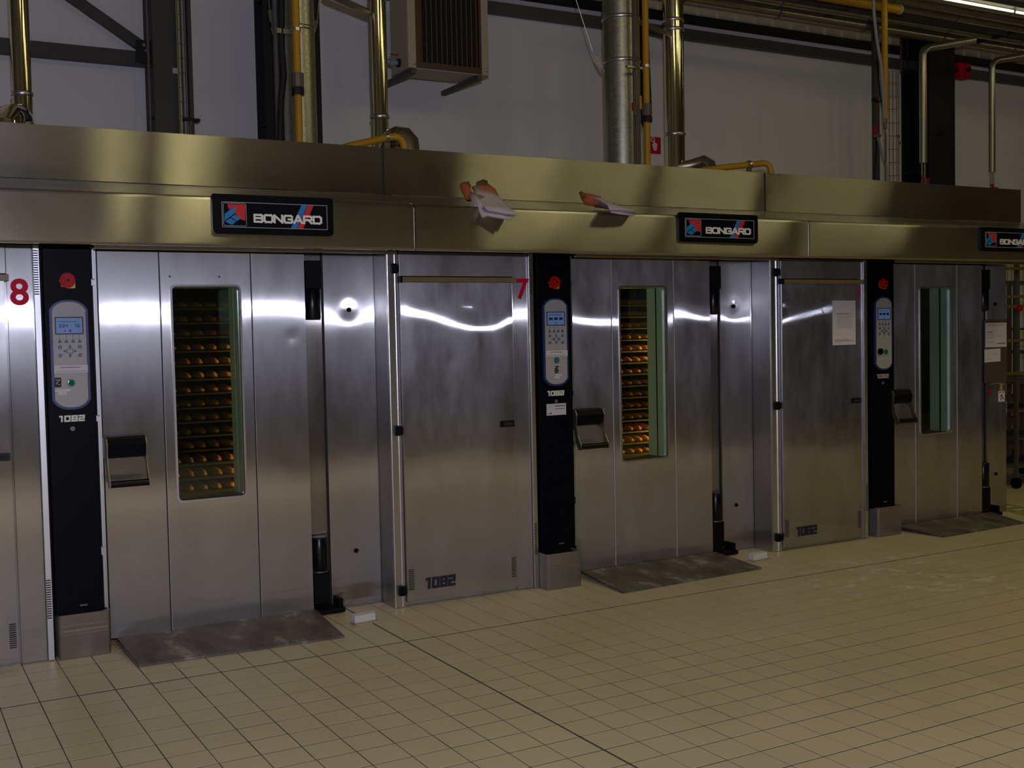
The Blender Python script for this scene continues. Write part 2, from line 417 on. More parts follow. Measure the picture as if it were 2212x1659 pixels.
def dusty_plate():
    m, nt, p = nodes('floor_plate_steel')
    p.inputs['Metallic'].default_value = 0.55; p.inputs['Roughness'].default_value = 0.55
    ge = N(nt, 'ShaderNodeNewGeometry')
    n = N(nt, 'ShaderNodeTexNoise'); n.inputs['Scale'].default_value = 5; n.inputs['Detail'].default_value = 8; n.inputs['Roughness'].default_value = 0.65
    mp = N(nt, 'ShaderNodeMapping'); mp.inputs['Scale'].default_value = (1.4, 0.7, 1); nt.links.new(ge.outputs['Position'], mp.inputs['Vector']); nt.links.new(mp.outputs[0], n.inputs['Vector'])
    r = N(nt, 'ShaderNodeValToRGB'); r.color_ramp.elements[0].position = 0.35; r.color_ramp.elements[0].color = (0.10, 0.085, 0.07, 1)
    r.color_ramp.elements[1].position = 0.70; r.color_ramp.elements[1].color = (0.52, 0.49, 0.44, 1)
    e = r.color_ramp.elements.new(0.56); e.color = (0.19, 0.165, 0.14, 1)
    nt.links.new(n.outputs['Fac'], r.inputs[0]); nt.links.new(r.outputs[0], p.inputs['Base Color'])
    return m
M['plate'] = dusty_plate()

def glass_mat(f0):
    m = bpy.data.materials.new('door_glass'); m.use_nodes = True; nt = m.node_tree; nt.nodes.clear()
    o = N(nt, 'ShaderNodeOutputMaterial'); t = N(nt, 'ShaderNodeBsdfTransparent'); t.inputs[0].default_value = (0.72, 0.78, 0.71, 1)
    g = N(nt, 'ShaderNodeBsdfGlossy'); g.inputs['Roughness'].default_value = 0.03; g.inputs['Color'].default_value = (0.9, 0.95, 0.9, 1)
    lw = N(nt, 'ShaderNodeLayerWeight'); lw.inputs['Blend'].default_value = 0.5
    pw = N(nt, 'ShaderNodeMath', operation='POWER'); pw.inputs[1].default_value = 5; nt.links.new(lw.outputs['Facing'], pw.inputs[0])
    f = N(nt, 'ShaderNodeMath', operation='MULTIPLY_ADD'); f.inputs[1].default_value = 0.96 if f0 > .02 else 0.1; f.inputs[2].default_value = f0; nt.links.new(pw.outputs[0], f.inputs[0])
    mx = N(nt, 'ShaderNodeMixShader'); nt.links.new(f.outputs[0], mx.inputs[0]); nt.links.new(t.outputs[0], mx.inputs[1]); nt.links.new(g.outputs[0], mx.inputs[2])
    nt.links.new(mx.outputs[0], o.inputs[0]); return m
M['glass'] = glass_mat(.04)
M['glass_rear'] = glass_mat(.004)

# ------------------------------------------------------------------ setting
WY = 3.5
HX0, HX1, HY0, HZ = -5.0, 15.5, -10.5, 6.6
TX, TY, JX, JY = 0.15, 0.1545, 0.416, -0.7128
b = B(); box(b, HX0, HX1, HY0, WY + 0.2, -0.12, -0.0014)
floor = mk('floor', b, M['grout'], kind='structure')
def tile_bm(x0, x1, y0, y1, bm):
    c = 0.0008; z0 = -0.004
    lo = [bm.verts.new(p) for p in ((x0, y0, z0), (x1, y0, z0), (x1, y1, z0), (x0, y1, z0))]
    hi = [bm.verts.new(p) for p in ((x0, y0, -c * 0.6), (x1, y0, -c * 0.6), (x1, y1, -c * 0.6), (x0, y1, -c * 0.6))]
    tp = [bm.verts.new(p) for p in ((x0 + c, y0 + c, 0), (x1 - c, y0 + c, 0), (x1 - c, y1 - c, 0), (x0 + c, y1 - c, 0))]
    for a, q in ((lo, hi), (hi, tp)):
        for k in range(4): bm.faces.new((a[k], a[(k + 1) % 4], q[(k + 1) % 4], q[k]))
    bm.faces.new(tp)
def tile_rect(i, j):
    g = 0.0021
    gx0 = 0.005 if i == 12 else g; gx1 = 0.005 if i == 11 else g
    gy1 = 0.0075 if j == -1 else 0.0034; gy0 = 0.0075 if j == 0 else 0.0034
    return JX + TX * i + gx0, JX + TX * (i + 1) - gx1, JY + TY * j + gy0, JY + TY * (j + 1) - gy1
def inview(x, y, mar=30):
    d = Vector((x, y, 0)) - CAM; z = d.dot(FW)
    if z < 0.5: return None
    u = 1106 + FPX * d.dot(RX) / z; v = 829.5 - FPX * d.dot(UY) / z
    return (u, v, z) if -mar < u < 2212 + mar and v < 1659 + mar else None
cand = []; rest = []
for i in range(int((HX0 - JX) / TX) + 1, int((HX1 - JX) / TX) - 1):
    for j in range(int((-8 - JY) / TY), int((WY - 0.2 - JY) / TY)):
        x, y = JX + TX * (i + .5), JY + TY * (j + .5)
        q = inview(x, y)
        if q and y < 0.05: cand.append((q[2] ** 2 * (1 if q[2] else 1), i, j))
        else: rest.append((i, j))
cand.sort()
protos = {}
for k, (s, i, j) in enumerate(cand):
    if k >= 300: rest.append((i, j)); continue
    x0, x1, y0, y1 = tile_rect(i, j)
    key = (i == 12, i == 11, j == -1, j == 0)
    if key not in protos:
        bm = B(); tile_bm(x0, x1, y0, y1, bm); t = mk('tile', bm, M['tile'], floor); protos[key] = (t, i, j)
    else:
        p, pi, pj = protos[key]; t = p.copy(); col.objects.link(t)
        t.location = p.location + Vector((TX * (i - pi), TY * (j - pj), 0))
    # laid by hand: each sits a hair higher or lower
    t.location.z += random.uniform(-0.0004, 0.0002)
    t.location.x += random.uniform(-0.0005, 0.0005)
bm = B()
for i, j in rest: tile_bm(*tile_rect(i, j), bm)
mk('distant_tiles', bm, M['tile'], floor, kind='stuff', label='beige floor tiles running on past the nearest rows')

# back wall: plaster below, thin strip, ribbed cladding above
b = B(); box(b, HX0, HX1, WY, WY + 0.2, 0, 4.60)
wall = mk('wall_back', b, M['wall'], kind='structure')
b = B()
x = HX0
while x < HX1:
    box(b, x, x + 0.19, WY - 0.01, WY + 0.2, 4.60, HZ); box(b, x + 0.19, x + 0.25, WY + 0.02, WY + 0.2, 4.60, HZ); x += 0.25
mk('ribbed_cladding', b, M['clad'], wall)
b = B(); box(b, HX1, HX1 + 0.2, HY0, WY + 0.2, 0, HZ); mk('wall_right', b, M['far'], kind='structure')
b = B(); box(b, HX0 - 0.2, HX0, HY0, WY + 0.2, 0, HZ); mk('wall_left', b, M['far'], kind='structure')
b = B(); box(b, HX0, HX1, HY0 - 0.2, HY0, 0, HZ); mk('wall_front', b, M['far'], kind='structure')
b = B(); box(b, HX0 - 0.2, HX1 + 0.2, HY0 - 0.2, WY + 0.2, HZ, HZ + 0.2); mk('ceiling', b, M['ceil'], kind='structure')

# ------------------------------------------------------------------ ovens
def dome(cx, cz, amp, r):
    return lambda x, z: amp * math.exp(-((x - cx) ** 2 + (z - cz) ** 2) / (r * r))
def tilt(fx, z0=1.6, s=0.2):
    """local lean of the sheet round the flash height: shifts the highlight up or down"""
    return lambda x, z: fx(x) * (z - z0) * math.exp(-((z - z0) / s) ** 2)
def addf(*fs): return lambda x, z: sum(f(x, z) for f in fs)
def lerp(pts):
    def f(x):
        if x <= pts[0][0]: return pts[0][1]
        for (a, p), (c, q) in zip(pts, pts[1:]):
            if x <= c:
                t = (x - a) / (c - a); t = t * t * (3 - 2 * t); return p + (q - p) * t
        return pts[-1][1]
    return f

def name_plate(oven, x0, x1, z0, z1, y, cut=None):
    """black brand plate: emblem, outline and lettering; y = front face of the hood"""
    pl = mk('name_plate', prism(B(), rrect(x0, x1, z0, z1, 0.008, 4, 0.022), y - 0.012, y + 0.004), M['sign'], oven, label='black brand plate on the hood')
    yf = y - 0.0135; W = x1 - x0; H = z1 - z0
    fx = lambda t: x0 + W * t
    fz = lambda t: z0 + H * t
    L, R, Bt, Tp = fx(.075), fx(.945), fz(.175), fz(.80)
    bm = B(); s = 0.0028
    polyline(bm, [(L, Bt), (R, Bt), (R, Tp), (L, Tp), (L, Bt)], s, yf, y - 0.01)
    ex = fx(.268)
    P = rrect(L + .006, ex, Bt + .006, Tp - .005, 0.008, 3)
    polyline(bm, P + [P[0]], s * .8, yf, y - 0.01)
    mk('outline', bm, M['line'], pl)
    ew = ex - L
    def E(pts, name, m, dy=0.0):
        mk(name, prism(B(), [(L + .006 + (ew - .006) * a, Bt + .006 + (Tp - Bt - .011) * c) for a, c in pts], yf - dy, y - 0.01), m, pl)
    E([(.18, .96), (.97, .96), (.95, .24), (.74, .30), (.50, .55), (.54, .84), (.24, .72)], 'red_emblem', M['lred'])
    E([(.55, .86), (.30, .72), (.06, .52), (.03, .20), (.50, .56)], 'blue_emblem', M['lblue'], .0006)
    E([(.06, .17), (.30, .345), (.54, .185), (.36, .04)], 'blue_emblem', M['lblue'], .0006)
    E([(.33, .375), (.49, .50), (.76, .34), (.57, .205)], 'blue_emblem', M['lblue'], .0006)
    for (a, name, m) in ((0, 'blue_stripe', M['lblue']), (.054, 'red_stripe', M['lred'])):
        bm = B()
        prism(bm, [(fx(.633 + a), Bt + .002), (fx(.683 + a), Bt + .002), (fx(.778 + a), Tp - .002), (fx(.728 + a), Tp - .002)], yf, y - 0.01)
        mk(name, bm, m, pl)
    bm = B(); ch = H * .225
    letters(bm, 'BONGARD', fx(.325), fz(.30), W * .080, ch, W * .0022, ch * .23, yf - .0015, y - 0.01)
    mk('lettering', bm, M['white'], pl)
    return pl

def text_mesh(body, x, z, h, y, m, parent, name, bold=0.03, sx=1.0):
    cu = bpy.data.curves.new(name, 'FONT'); cu.body = body; cu.size = h * 1.42; cu.offset = bold * h; cu.extrude = 0.0008
    to = bpy.data.objects.new(name, cu); col.objects.link(to)
    me = bpy.data.meshes.new_from_object(to.evaluated_get(bpy.context.evaluated_depsgraph_get()))
    bpy.data.objects.remove(to)
    bm = B(); bm.from_mesh(me); bpy.data.meshes.remove(me)
    xs = [v.co.x for v in bm.verts]; ys = [v.co.y for v in bm.verts]
    mx, my, hh = min(xs), min(ys), max(ys) - min(ys)
    k = h / hh
    for v in bm.verts: v.co = Vector((x + (v.co.x - mx) * k * sx, y - v.co.z, z + (v.co.y - my) * k))
    return mk(name, bm, m, parent)

def model_1082(parent, x, z, w_, h, y, m, name='model_number', sw=None):
    sw = sw or h * .24; cw = w_ * .285; bm = B()
    letters(bm, '1', x - cw * .45, z, cw * .9, h, 0, sw, y - .002, y + .002)
    x2 = x + cw * .52
    letters(bm, '082', x2, z, cw * .92, h, cw * .10, sw, y - .002, y + .002)
    for v in bm.verts: v.co.x += (v.co.z - z) * .05
    return mk(name, bm, m, parent)

def oven(S):
    O = thing('bakery_oven', S['label'], 'oven', (S['bl'], 0, 0), 'rotary bakery ovens in a row')
    bl, bdl, bdr, bsr, pl, pr, dl, A, Bx, dr, gr, rr = [S[k] for k in ('bl', 'bdl', 'bdr', 'bsr', 'pl', 'pr', 'dl', 'A', 'B', 'dr', 'gr', 'rr')]
    end = S['end']; yb = 3.05
    # carcass round the baking chamber
    bm = B()
    box(bm, pl, dl + .02, 0.203, yb, 0, 1.93); box(bm, dr - .02, end, 0.203, yb, 0, 1.93); box(bm, pl, dl - .004, .122, .203, 0, 1.93); box(bm, dr + .004, end, .132, .203, 0, 1.93)
    box(bm, dl, dr, yb - .1, yb, 0, 1.93); box(bm, bl, end, 0.12, yb, 1.93, 2.15); box(bm, dl, dr, 0.22, yb, 0, 0.04)
    mk('carcass', bm, M['steel'], O)
    bm = B()
    for q in ((dl + .02, dl + .03, .205, yb - .1, .04, 1.93), (dr - .03, dr - .02, .205, yb - .1, .04, 1.93), (dl + .03, dr - .03, yb - .12, yb - .1, .04, 1.93), (dl + .03, dr - .03, .24, yb - .12, 1.915, 1.93)): box(bm, *q)
    mk('chamber_lining', bm, M['cavity'], O)
    # service bay
    bm = B(); box(bm, bl, bsr, -.07, yb, 0, 1.93); mk('service_bay', bm, M['steel'], O)
    bm = B(); box(bm, bl, bdl - .004, -.088, -.07, .002, 1.93, .002); box(bm, bl + .042, bl + .047, -.094, -.088, .002, 1.93); mk('bay_post', bm, M['trim'], O)
    dent = S.get('bay_dent', lambda x, z: 0)
    sd = mk('service_door', sheet(B(), bdl, bdr, .03, 1.762, -.105, .03, dent, 40, 90), M['steel_s'], O, smooth=40)
    mk('upper_panel', box(B(), bdl, bdr + .01, -.1, -.07, 1.795, 1.928, .002), M['steel'], O)
    bm = B(); prism_x(bm, [(-.07, 1.758), (-.108, 1.764), (-.118, 1.790), (-.07, 1.796)], bdl + .01, bdr + .02); mk('top_channel', bm, M['steel_h'], O, label='slanted yellowish channel over the service door')
    mk('channel_end', box(B(), bdl - .003, bdl + .0095, -.12, -.07, 1.760, 1.795), M['blackm'], O)
    mk('latch', box(B(), bdr - .095, bdr - .004, -.112, -.1, .948, .985, .002), M['blackg'], sd, label='black recessed latch')
    mk('latch_recess', box(B(), bdr - .075, bdr - .015, -.1135, -.11, .956, .975), M['gap'], sd)
    for k, (a, zz) in enumerate(((bdl + .008, .095), (bdr - .038, .088))):
        bm = B()
        for i in range(12): box(bm, a, a + .033 if k == 0 else a + .03, -.1075, -.1, zz + i * .0098, zz + i * .0098 + .0042)
        mk('vent_slots', bm, M['gap'], sd, kind='stuff')
    model_1082(sd, bdl + .12, .088, .17, .062, -.107, M['stencil'])
    for zz in (1.81, .94, .07):
        bm = B(); box(bm, bl + .016, bl + .05, -.112, -.088, zz, zz + .052, .003); box(bm, bl + .028, bl + .056, -.118, -.1, zz + .008, zz + .044, .003)
        mk('bay_hinge', bm, M['blackm'], O)
    sp = mk('edge_panel', box(B(), bdr + .012, bsr - .03, -.085, -.07, .004, 1.928, .002), M['steel'], O)
    bm = B(); box(bm, bsr - .028, bsr, -.1, -.07, .004, 1.928, .002); es = mk('edge_strip', bm, M['trim'], O)
    bm = B()
    for z0, z1 in ((1.70, 1.90), (.20, .38)):
        zz = z0
        while zz < z1: box(bm, bsr - .026, bsr - .006, -.1012, -.1, zz, zz + .005); zz += .011
    mk('vent_slots', bm, M['gap'], es, kind='stuff')
    # control column
    mk('dark_joint', box(B(), bsr + .002, pl - .001, -.055, .1, .004, 1.93), M['black'], O)
    cc = mk('control_column', box(B(), pl, pr, -.08, .12, .20, 1.93, .004), M['black'], O, label='black control column')
    mk('foot_recess', box(B(), (pl + pr) / 2 - .0, (pl + pr) / 2 + .035, -.083, -.079, .235, .243, .001), M['valve'], cc)
    bm = B(); 
    for z0, z1 in ((1.775, 1.92), (1.13, 1.745), (.50, 1.10), (.21, .46)): box(bm, pr + .008, pr + .018, -.06, .1, z0, z1, .001)
    box(bm, pr + .002, dl - .004, .02, .12, .01, 1.93); mk('column_trim', bm, [M['trim']], O)
    gd = mk('column_guard', None_guard(S['gl'], S['gr_'], S['gy']), M['steel_g'], O, smooth=50, label='folded steel guard round the column foot')
    bm = B(); 
    for zz, hh in ((.155, .004), (.128, .010), (.113, .004)): box(bm, S['gl'] + .02, S['gr_'] - .012, S['gy'] - .0012, S['gy'], zz, zz + hh)
    mk('scuff_band', bm, mat('scuffed_steel', (.30, .24, .19), .6, .8, .3, 30), gd)
    # control panel
    cx = (pl + pr) / 2 - .002; pz0, pz1 = 1.165, 1.675; yy = -.081
    cp = mk('control_panel', prism(B(), arched(cx - .085, cx + .085, pz0, pz1, .045), yy - .012, yy), M['blue'], O, label='blue rimmed control panel')
    mk('face_plate', prism(B(), arched(cx - .073, cx + .073, pz0 + .011, pz1 - .009, .037), yy - .0155, yy - .011), M['face'], cp)
    yf = yy - .0155
    bm = B(); polyline(bm, [(cx - .060, 1.518), (cx + .060, 1.518), (cx + .060, 1.594), (cx - .060, 1.594), (cx - .060, 1.518)], .004, yf - .002, yf)
    mk('screen_frame', bm, M['blackg'], cp)
    mk('screen', box(B(), cx - .058, cx + .058, yf - .001, yf, 1.520, 1.592), M['lcd'], cp)
    bm = B()
    if S['lcd'] == 1:
        letters(bm, '224', cx - .044, 1.547, .0105, .016, .0035, .0028, yf - .0018, yf - .0008)
        letters(bm, '16', cx + .022, 1.547, .0100, .016, .0035, .0028, yf - .0018, yf - .0008)
        for k in range(14): box(bm, cx - .048 + k * .0062, cx - .044 + k * .0062, yf - .0016, yf - .0008, 1.573, 1.577)
        box(bm, cx - .022, cx - .017, yf - .0016, yf - .0008, 1.528, 1.536); box(bm, cx + .0, cx + .008, yf - .0016, yf - .0008, 1.527, 1.538)
    else:
        for k in range(3): box(bm, cx - .046 + k * .034, cx - .022 + k * .034, yf - .0016, yf - .0008, 1.548, 1.563)
        for k in range(12): box(bm, cx - .046 + k * .007, cx - .042 + k * .007, yf - .0016, yf - .0008, 1.576, 1.580)
        box(bm, cx - .002, cx + .006, yf - .0016, yf - .0008, 1.528, 1.535)
    mk('screen_text', bm, M['lcdt'], cp)
    for k in range(4):
        kx = cx - .0435 + k * .029
        bm = B(); prism(bm, [(kx - .0095, 1.477), (kx + .0095, 1.477), (kx, 1.495)], yf - .0022, yf); box(bm, kx - .0007, kx + .0007, yf - .001, yf, 1.495, 1.517)
        mk('arrow_key', bm, M['key'], cp)
    for kx, kz in ((-.0435, 1.457), (.0435, 1.457), (-.0435, 1.418), (.0435, 1.418)):
        bm = B(); circ = [(cx + kx + .0085 * math.cos(t), kz + .0085 * math.sin(t)) for t in [math.pi * 2 * q / 14 for q in range(14)]]
        prism(bm, circ, yf - .003, yf); mk('round_key', bm, M['key'], cp)
        bm = B(); box(bm, cx + kx - .0025, cx + kx + .0025, yf - .0036, yf - .0028, kz - .003, kz + .003); mk('round_key_mark', bm, M['face'], cp)
    bm = B(); q0 = [(cx + .012 * math.cos(t) * 1.15, 1.438 + .012 * math.sin(t)) for t in [math.pi * 2 * q / 16 for q in range(16)]]
    polyline(bm, q0 + [q0[0]], .0025, yf - .0025, yf)
    for dx, dz in ((0, 1), (0, -1), (1, 0), (-1, 0)):
        bx, bz = cx + dx * .019, 1.438 + dz * .017
        prism(bm, [(bx + dz * -.007 - dx * .001, bz + dx * .007 - dz * .001), (bx + dz * .007 - dx * .001, bz - dx * .007 - dz * .001), (bx + dx * .013, bz + dz * .015)][::1], yf - .0022, yf)
    bmesh.ops.recalc_face_normals(bm, faces=bm.faces)
    mk('selector_ring', bm, M['key'], cp)
    if S['idx'] < 2:
        z0 = 1.338
        bm = B(); box(bm, cx - .073, cx + .075, yf - .0015, yf, z0, z0 + .034); lb = mk('panel_label', bm, M['label'], cp)
        bm = B()
        for a in range(16): box(bm, cx - .045 + a * .0056, cx - .0408 + a * .0056, yf - .0022, yf - .0012, z0 + .022, z0 + .026)
        for a in range(24): box(bm, cx - .066 + a * .0056, cx - .063 + a * .0056, yf - .0022, yf - .0012, z0 + .005, z0 + .0078)
        mk('label_print', bm, M['ink'], cp)
    def disc(x, z, r, y0, y1, n=18): return prism(B(), [(x + r * math.cos(t), z + r * math.sin(t)) for t in [2 * math.pi * q / n for q in range(n)]], y0, y1)
    if S['idx'] == 0:
        mk('black_sticker', box(B(), cx - .073, cx - .044, yf - .0012, yf, 1.272, 1.316), M['blackg'], cp)
        bm = B(); polyline(bm, [(cx - .069, 1.306), (cx - .049, 1.306), (cx - .067, 1.290), (cx - .050, 1.282)], .003, yf - .002, yf - .001); mk('sticker_print', bm, M['face'], cp)
        mk('start_bezel', disc(cx - .001, 1.290, .018, yf - .004, yf), M['polish'], cp); mk('start_button', disc(cx - .001, 1.290, .0135, yf - .010, yf - .003), M['green'], cp)
        bm = B(); box(bm, cx - .073, cx - .005, yf - .0014, yf, 1.250, 1.262); box(bm, cx - .058, cx - .022, yf - .0014, yf, 1.236, 1.250); mk('white_tag', bm, M['label'], cp)
    elif S['idx'] == 1:
        mk('start_bezel', disc(cx, 1.315, .018, yf - .004, yf), M['valve'], cp); mk('start_button', disc(cx, 1.315, .012, yf - .010, yf - .003), M['teal'], cp)
        bm = B()
        for a, c in ((0, 0), (1, 0), (0, 1), (1.6, 1), (0, 2), (1, 2), (.6, 3), (1.6, 3), (1, 1)): box(bm, cx - .014 + a * .011, cx - .005 + a * .011, yf - .0014, yf, 1.240 + c * .011, 1.249 + c * .011)
        mk('black_sticker', bm, M['blackg'], cp)
        bm = B(); box(bm, cx - .012, cx + .034, yf - .0014, yf, 1.224, 1.234); box(bm, cx - .018, cx + .02, yf - .0014, yf, 1.210, 1.221); mk('white_tag', bm, M['label'], cp)
        bm = B(); box(bm, cx - .065, cx + .068, -.0815, -.079, .995, 1.062); st = mk('column_sticker', bm, M['label'], O, label='white service sticker on the black column')
        bm = B()
        for a in range(9): box(bm, cx - .008 + a * .0078, cx - .0018 + a * .0078, -.0824, -.081, 1.045, 1.051)
        for a in range(8): box(bm, cx - .008 + a * .0084, cx - .0012 + a * .0084, -.0824, -.081, 1.030, 1.034)
        prism(bm, [(cx - .045, 1.003), (cx - .03, 1.003), (cx - .036, 1.015)], -.0824, -.081); box(bm, cx - .058, cx - .045, -.0824, -.081, 1.004, 1.008)
        polyline(bm, [(cx - .058, 1.043), (cx - .04, 1.049), (cx - .018, 1.052)], .0012, -.0824, -.081)
        mk('sticker_print', bm, M['key'], st)
    else:
        mk('start_button', disc(cx + .012, 1.292, .016, yf - .010, yf), M['green'], cp)
        mk('selector_knob', disc(cx - .045, 1.296, .022, yf - .014, yf), M['blackg'], cp)
    model_1082(O, cx - .052, 1.108, .108, .030, -.081, M['white'] if S['idx'] < 2 else M['face'], 'model_number', .0078)
    mk('key_lock', disc(cx, 1.075, .011, -.086, -.079), M['valve'], O)
    es = mk('emergency_stop', prism(B(), [(cx - .036, 1.765), (cx - .025, 1.738), (cx, 1.730), (cx + .035, 1.730), (cx + .036, 1.766), (cx + .025, 1.79), (cx, 1.802), (cx - .025, 1.79)], -.084, -.079), M['yel'], O, label='red stop button on a yellow plate')
    bm = B()
    for r, y0, y1 in ((.035, -.098, -.083), (.027, -.112, -.098), (.017, -.120, -.112)):
        prism(bm, [(cx + r * math.cos(t), 1.766 + r * math.sin(t)) for t in [2 * math.pi * q / 24 for q in range(24)]], y0, y1)
    mk('stop_knob', bm, M['red'], es); mk('stop_centre', disc(cx, 1.766, .007, -.1215, -.119), M['blackg'], es)
    # baking door
    D = mk('baking_door', ring(B(), rect_n(dl + .004, dr - .002, .045, 1.905), rect_n(S['w0'] - .012, S['w1'] + .012, .665, 1.755), .006, .2), M['steel'], O, label='thick insulated baking door')
    g = .0036
    ds = M['steel'] if S['idx'] == 0 else M['steel_s']
    f0 = S.get('door_dent', lambda x, z: 0)
    mk('door_panel', sheet(B(), dl, A - g, .04, 1.91, 0, .006, f0, 14, 80), ds, D, smooth=40)
    mk('door_panel', sheet(B(), Bx + g, dr, .04, 1.91, 0, .006, f0, 14, 80), ds, D, smooth=40)
    bm = B(); wr = rrect(S['w0'], S['w1'], .678, 1.745, .022, 5)
    ring(bm, rect_like(A + g, Bx - g, .04, 1.91, wr), wr, 0, .006)
    mk('door_panel', bm, ds, D)
    bm = B(); 
    for sx in (A, Bx): box(bm, sx + (g - .0010 if S['idx'] == 0 else 0), sx + g + .0006, -.0016, .004, .04, 1.91)
    mk('seam_glint', bm, M['seam'], D)  # pale strip painted as the glint along the panel edge
    bm = B()
    for sx in (A, Bx): box(bm, sx - g, sx + g - .0014, .0035, .0055, .042, 1.908)
    mk('seam_shade', bm, M['gap'], D)  # dark strip laid in the shallow seam to give it shade
    bm = B()
    o_ = rrect(S['w0'] - .008, S['w1'] + .008, .670, 1.753, .028, 5); i_ = rrect(S['w0'] + .002, S['w1'] - .002, .680, 1.743, .020, 5)
    ring(bm, o_, i_, -.006, .012); mk('window_trim', bm, M['trim'], D, smooth=40)
    bm = B(); w0, w1 = S['w0'] + .002, S['w1'] - .002
    for y0, y1 in ((.012, .095), (.113, .196)):
        box(bm, w1, w1 + .01, y0, y1, .675, 1.75); box(bm, w0 - .01, w0, y0, y1, .675, 1.75); box(bm, w0 - .01, w1 + .01, y0, y1, 1.743, 1.753)
    mk('window_jamb', bm, M['jamb'], D, label='pale green lit window reveal')
    bm = B(); box(bm, w0 - .01, w1 + .01, .012, .196, .668, .680); mk('window_sill', bm, M['rackdark'], D)
    bm = B(); ring(bm, rect_n(w0 - .010, w1 + .010, .668, 1.753), rect_n(w0 - .004, w1 + .004, .674, 1.748), .095, .113); mk('glass_spacer', bm, M['gap'], D)
    for yg in (.014, .194): mk('window_glass', box(B(), w0, w1, yg, yg + .003, .680, 1.743), M['glass' if yg < .1 else 'glass_rear'], D)
    # handle
    hx0, hx1 = S['h0'], S['h1']
    bm = B()
    prism_x(bm, [(0, .925), (0, 1.012), (-.05, 1.022), (-.082, 1.012), (-.098, .985), (-.088, .935), (-.05, .92)], hx0 + .006, hx1 - .006)
    hd = mk('door_handle', bm, M['black'], D, label='black door handle with a drop grip')
    for hx in (hx0, hx1 - .006):
        bm = B()
        prism_x(bm, [(-.0, .925), (-.0, 1.015), (-.05, 1.025), (-.086, 1.015), (-.102, .985), (-.094, .93), (-.108, .87), (-.142, .815), (-.142, .785), (-.115, .785), (-.09, .83), (-.07, .90)], hx, hx + .006)
        mk('handle_arm', bm, M['rack'], hd)
    bm = B(); tube(bm, [(hx0 + .006, -.128, .803), (hx1 - .006, -.128, .803)], .0165, 14); mk('handle_grip', bm, M['blackg'], hd, smooth=40)
    # hinges in the gap beside the door
    mk('hinge_backing', box(B(), dr - .004, gr - .007, .122, .131, .03, 1.93), M['steel_b'], O)
    mk('hinge_gap_shade', box(B(), gr - .007, gr - .001, .112, .131, .03, 1.93), M['gap'], O)  # dark strip put in for the shade between backing and panel
    hw = .086; hx = dr + S['hg']
    def hinge(zb0, zb1, zc0, zc1):
        hg = mk('door_hinge', box(B(), hx - hw / 2, hx + hw / 2, .03, .115, zb0, zb1, .003), M['blackm'], O, label='black door hinge')
        bm = B(); tube(bm, [(hx, .062, zc0), (hx, .062, zc0 + .006), (hx, .062, zc1 - .006), (hx, .062, zc1)], [hw / 2 - .004, hw / 2, hw / 2, hw / 2 - .004], 20)
        mk('hinge_barrel', bm, M['blackg'], hg, smooth=35)
        return hg
    hinge(1.735, 1.882, 1.573, 1.733)
    h2 = hinge(.06, .225, .231, .412)
    bm = B(); tube(bm, [(hx, .062, .224), (hx, .062, .231)], hw / 2 + .002, 20); mk('hinge_washer', bm, M['rack'], h2)
    bm = B(); box(bm, hx - hw / 2, gr + .034, -.012, .098, .006, .030, .003); box(bm, gr + .004, gr + .03, .01, .098, .03, .075, .003); mk('hinge_foot', bm, M['blackm'], h2)
    # panel beside the hinges
    px = S['px']
    f = addf(dome(px, 1.623, .0014, .045), S.get('side_dent', lambda x, z: 0))
    sp = mk('side_panel', sheet(B(), gr, rr, .003, 1.925, .1, .02, f, 44, 150), ds, O, smooth=40)
    mk('plug', disc(px, 1.623, .013, .092, .105), M['blackm'], sp); mk('plug', disc(px + .004, .306, .0125, .092, .105), M['blackm'], sp)
    mk('end_frame', box(B(), rr + .001, end, .1, .12, .003, 1.925), M['steel'], O)
    # hood
    L0, L1, U0, U1 = S['L0'], S['L1'], S['U0'], S['U1']
    prof = [(-.474, 1.905), (-.482, 1.915), (-.484, 1.93)] + [(-.484 + .022 * (1 - math.cos(t)), 2.115 + .022 * math.sin(t)) for t in [math.pi / 2 * k / 5 for k in range(6)]] + [(-.30, 2.175), (-.10, 2.226), (-.085, 2.226), (-.085, 2.15), (-.085, 1.96), (-.14, 1.945), (-.40, 1.945), (-.44, 1.905)]
    bm = B(); prism_x(bm, prof, L0 + .0025, L1 - .0025)
    lf = mk('hood_front', bm, M['steel_h'], O, smooth=25)
    bm = B(); prism_x(bm, [(-.482, 1.908), (-.4865, 1.93), (-.4865, 2.115), (-.465, 2.1405), (-.44, 2.146), (-.44, 1.908)], L1 - .006, L1 - .0025); mk('hood_edge', bm, M['trim'], lf)
    mk('hood_top_panel', box(B(), U0 + .006, U1 - .006, -.085, -.06, 2.232, 2.478), M['steel_h'], O)
    mk('panel_joint', box(B(), U0 - .006, U0 + .006, -.078, -.062, 2.235, 2.476), M['gap'], O)
    bm = B(); box(bm, bl, end, -.43, .12, 1.935, 1.95); mk('hood_underside', bm, M['dark'], O)
    bm = B(); box(bm, dl - .03, rr, -.10, -.07, 1.915, 1.934, .003); mk('door_seal_rail', bm, M['steel_h'], O)
    if S['plate']: name_plate(O, *S['plate'], -.484)
    return O

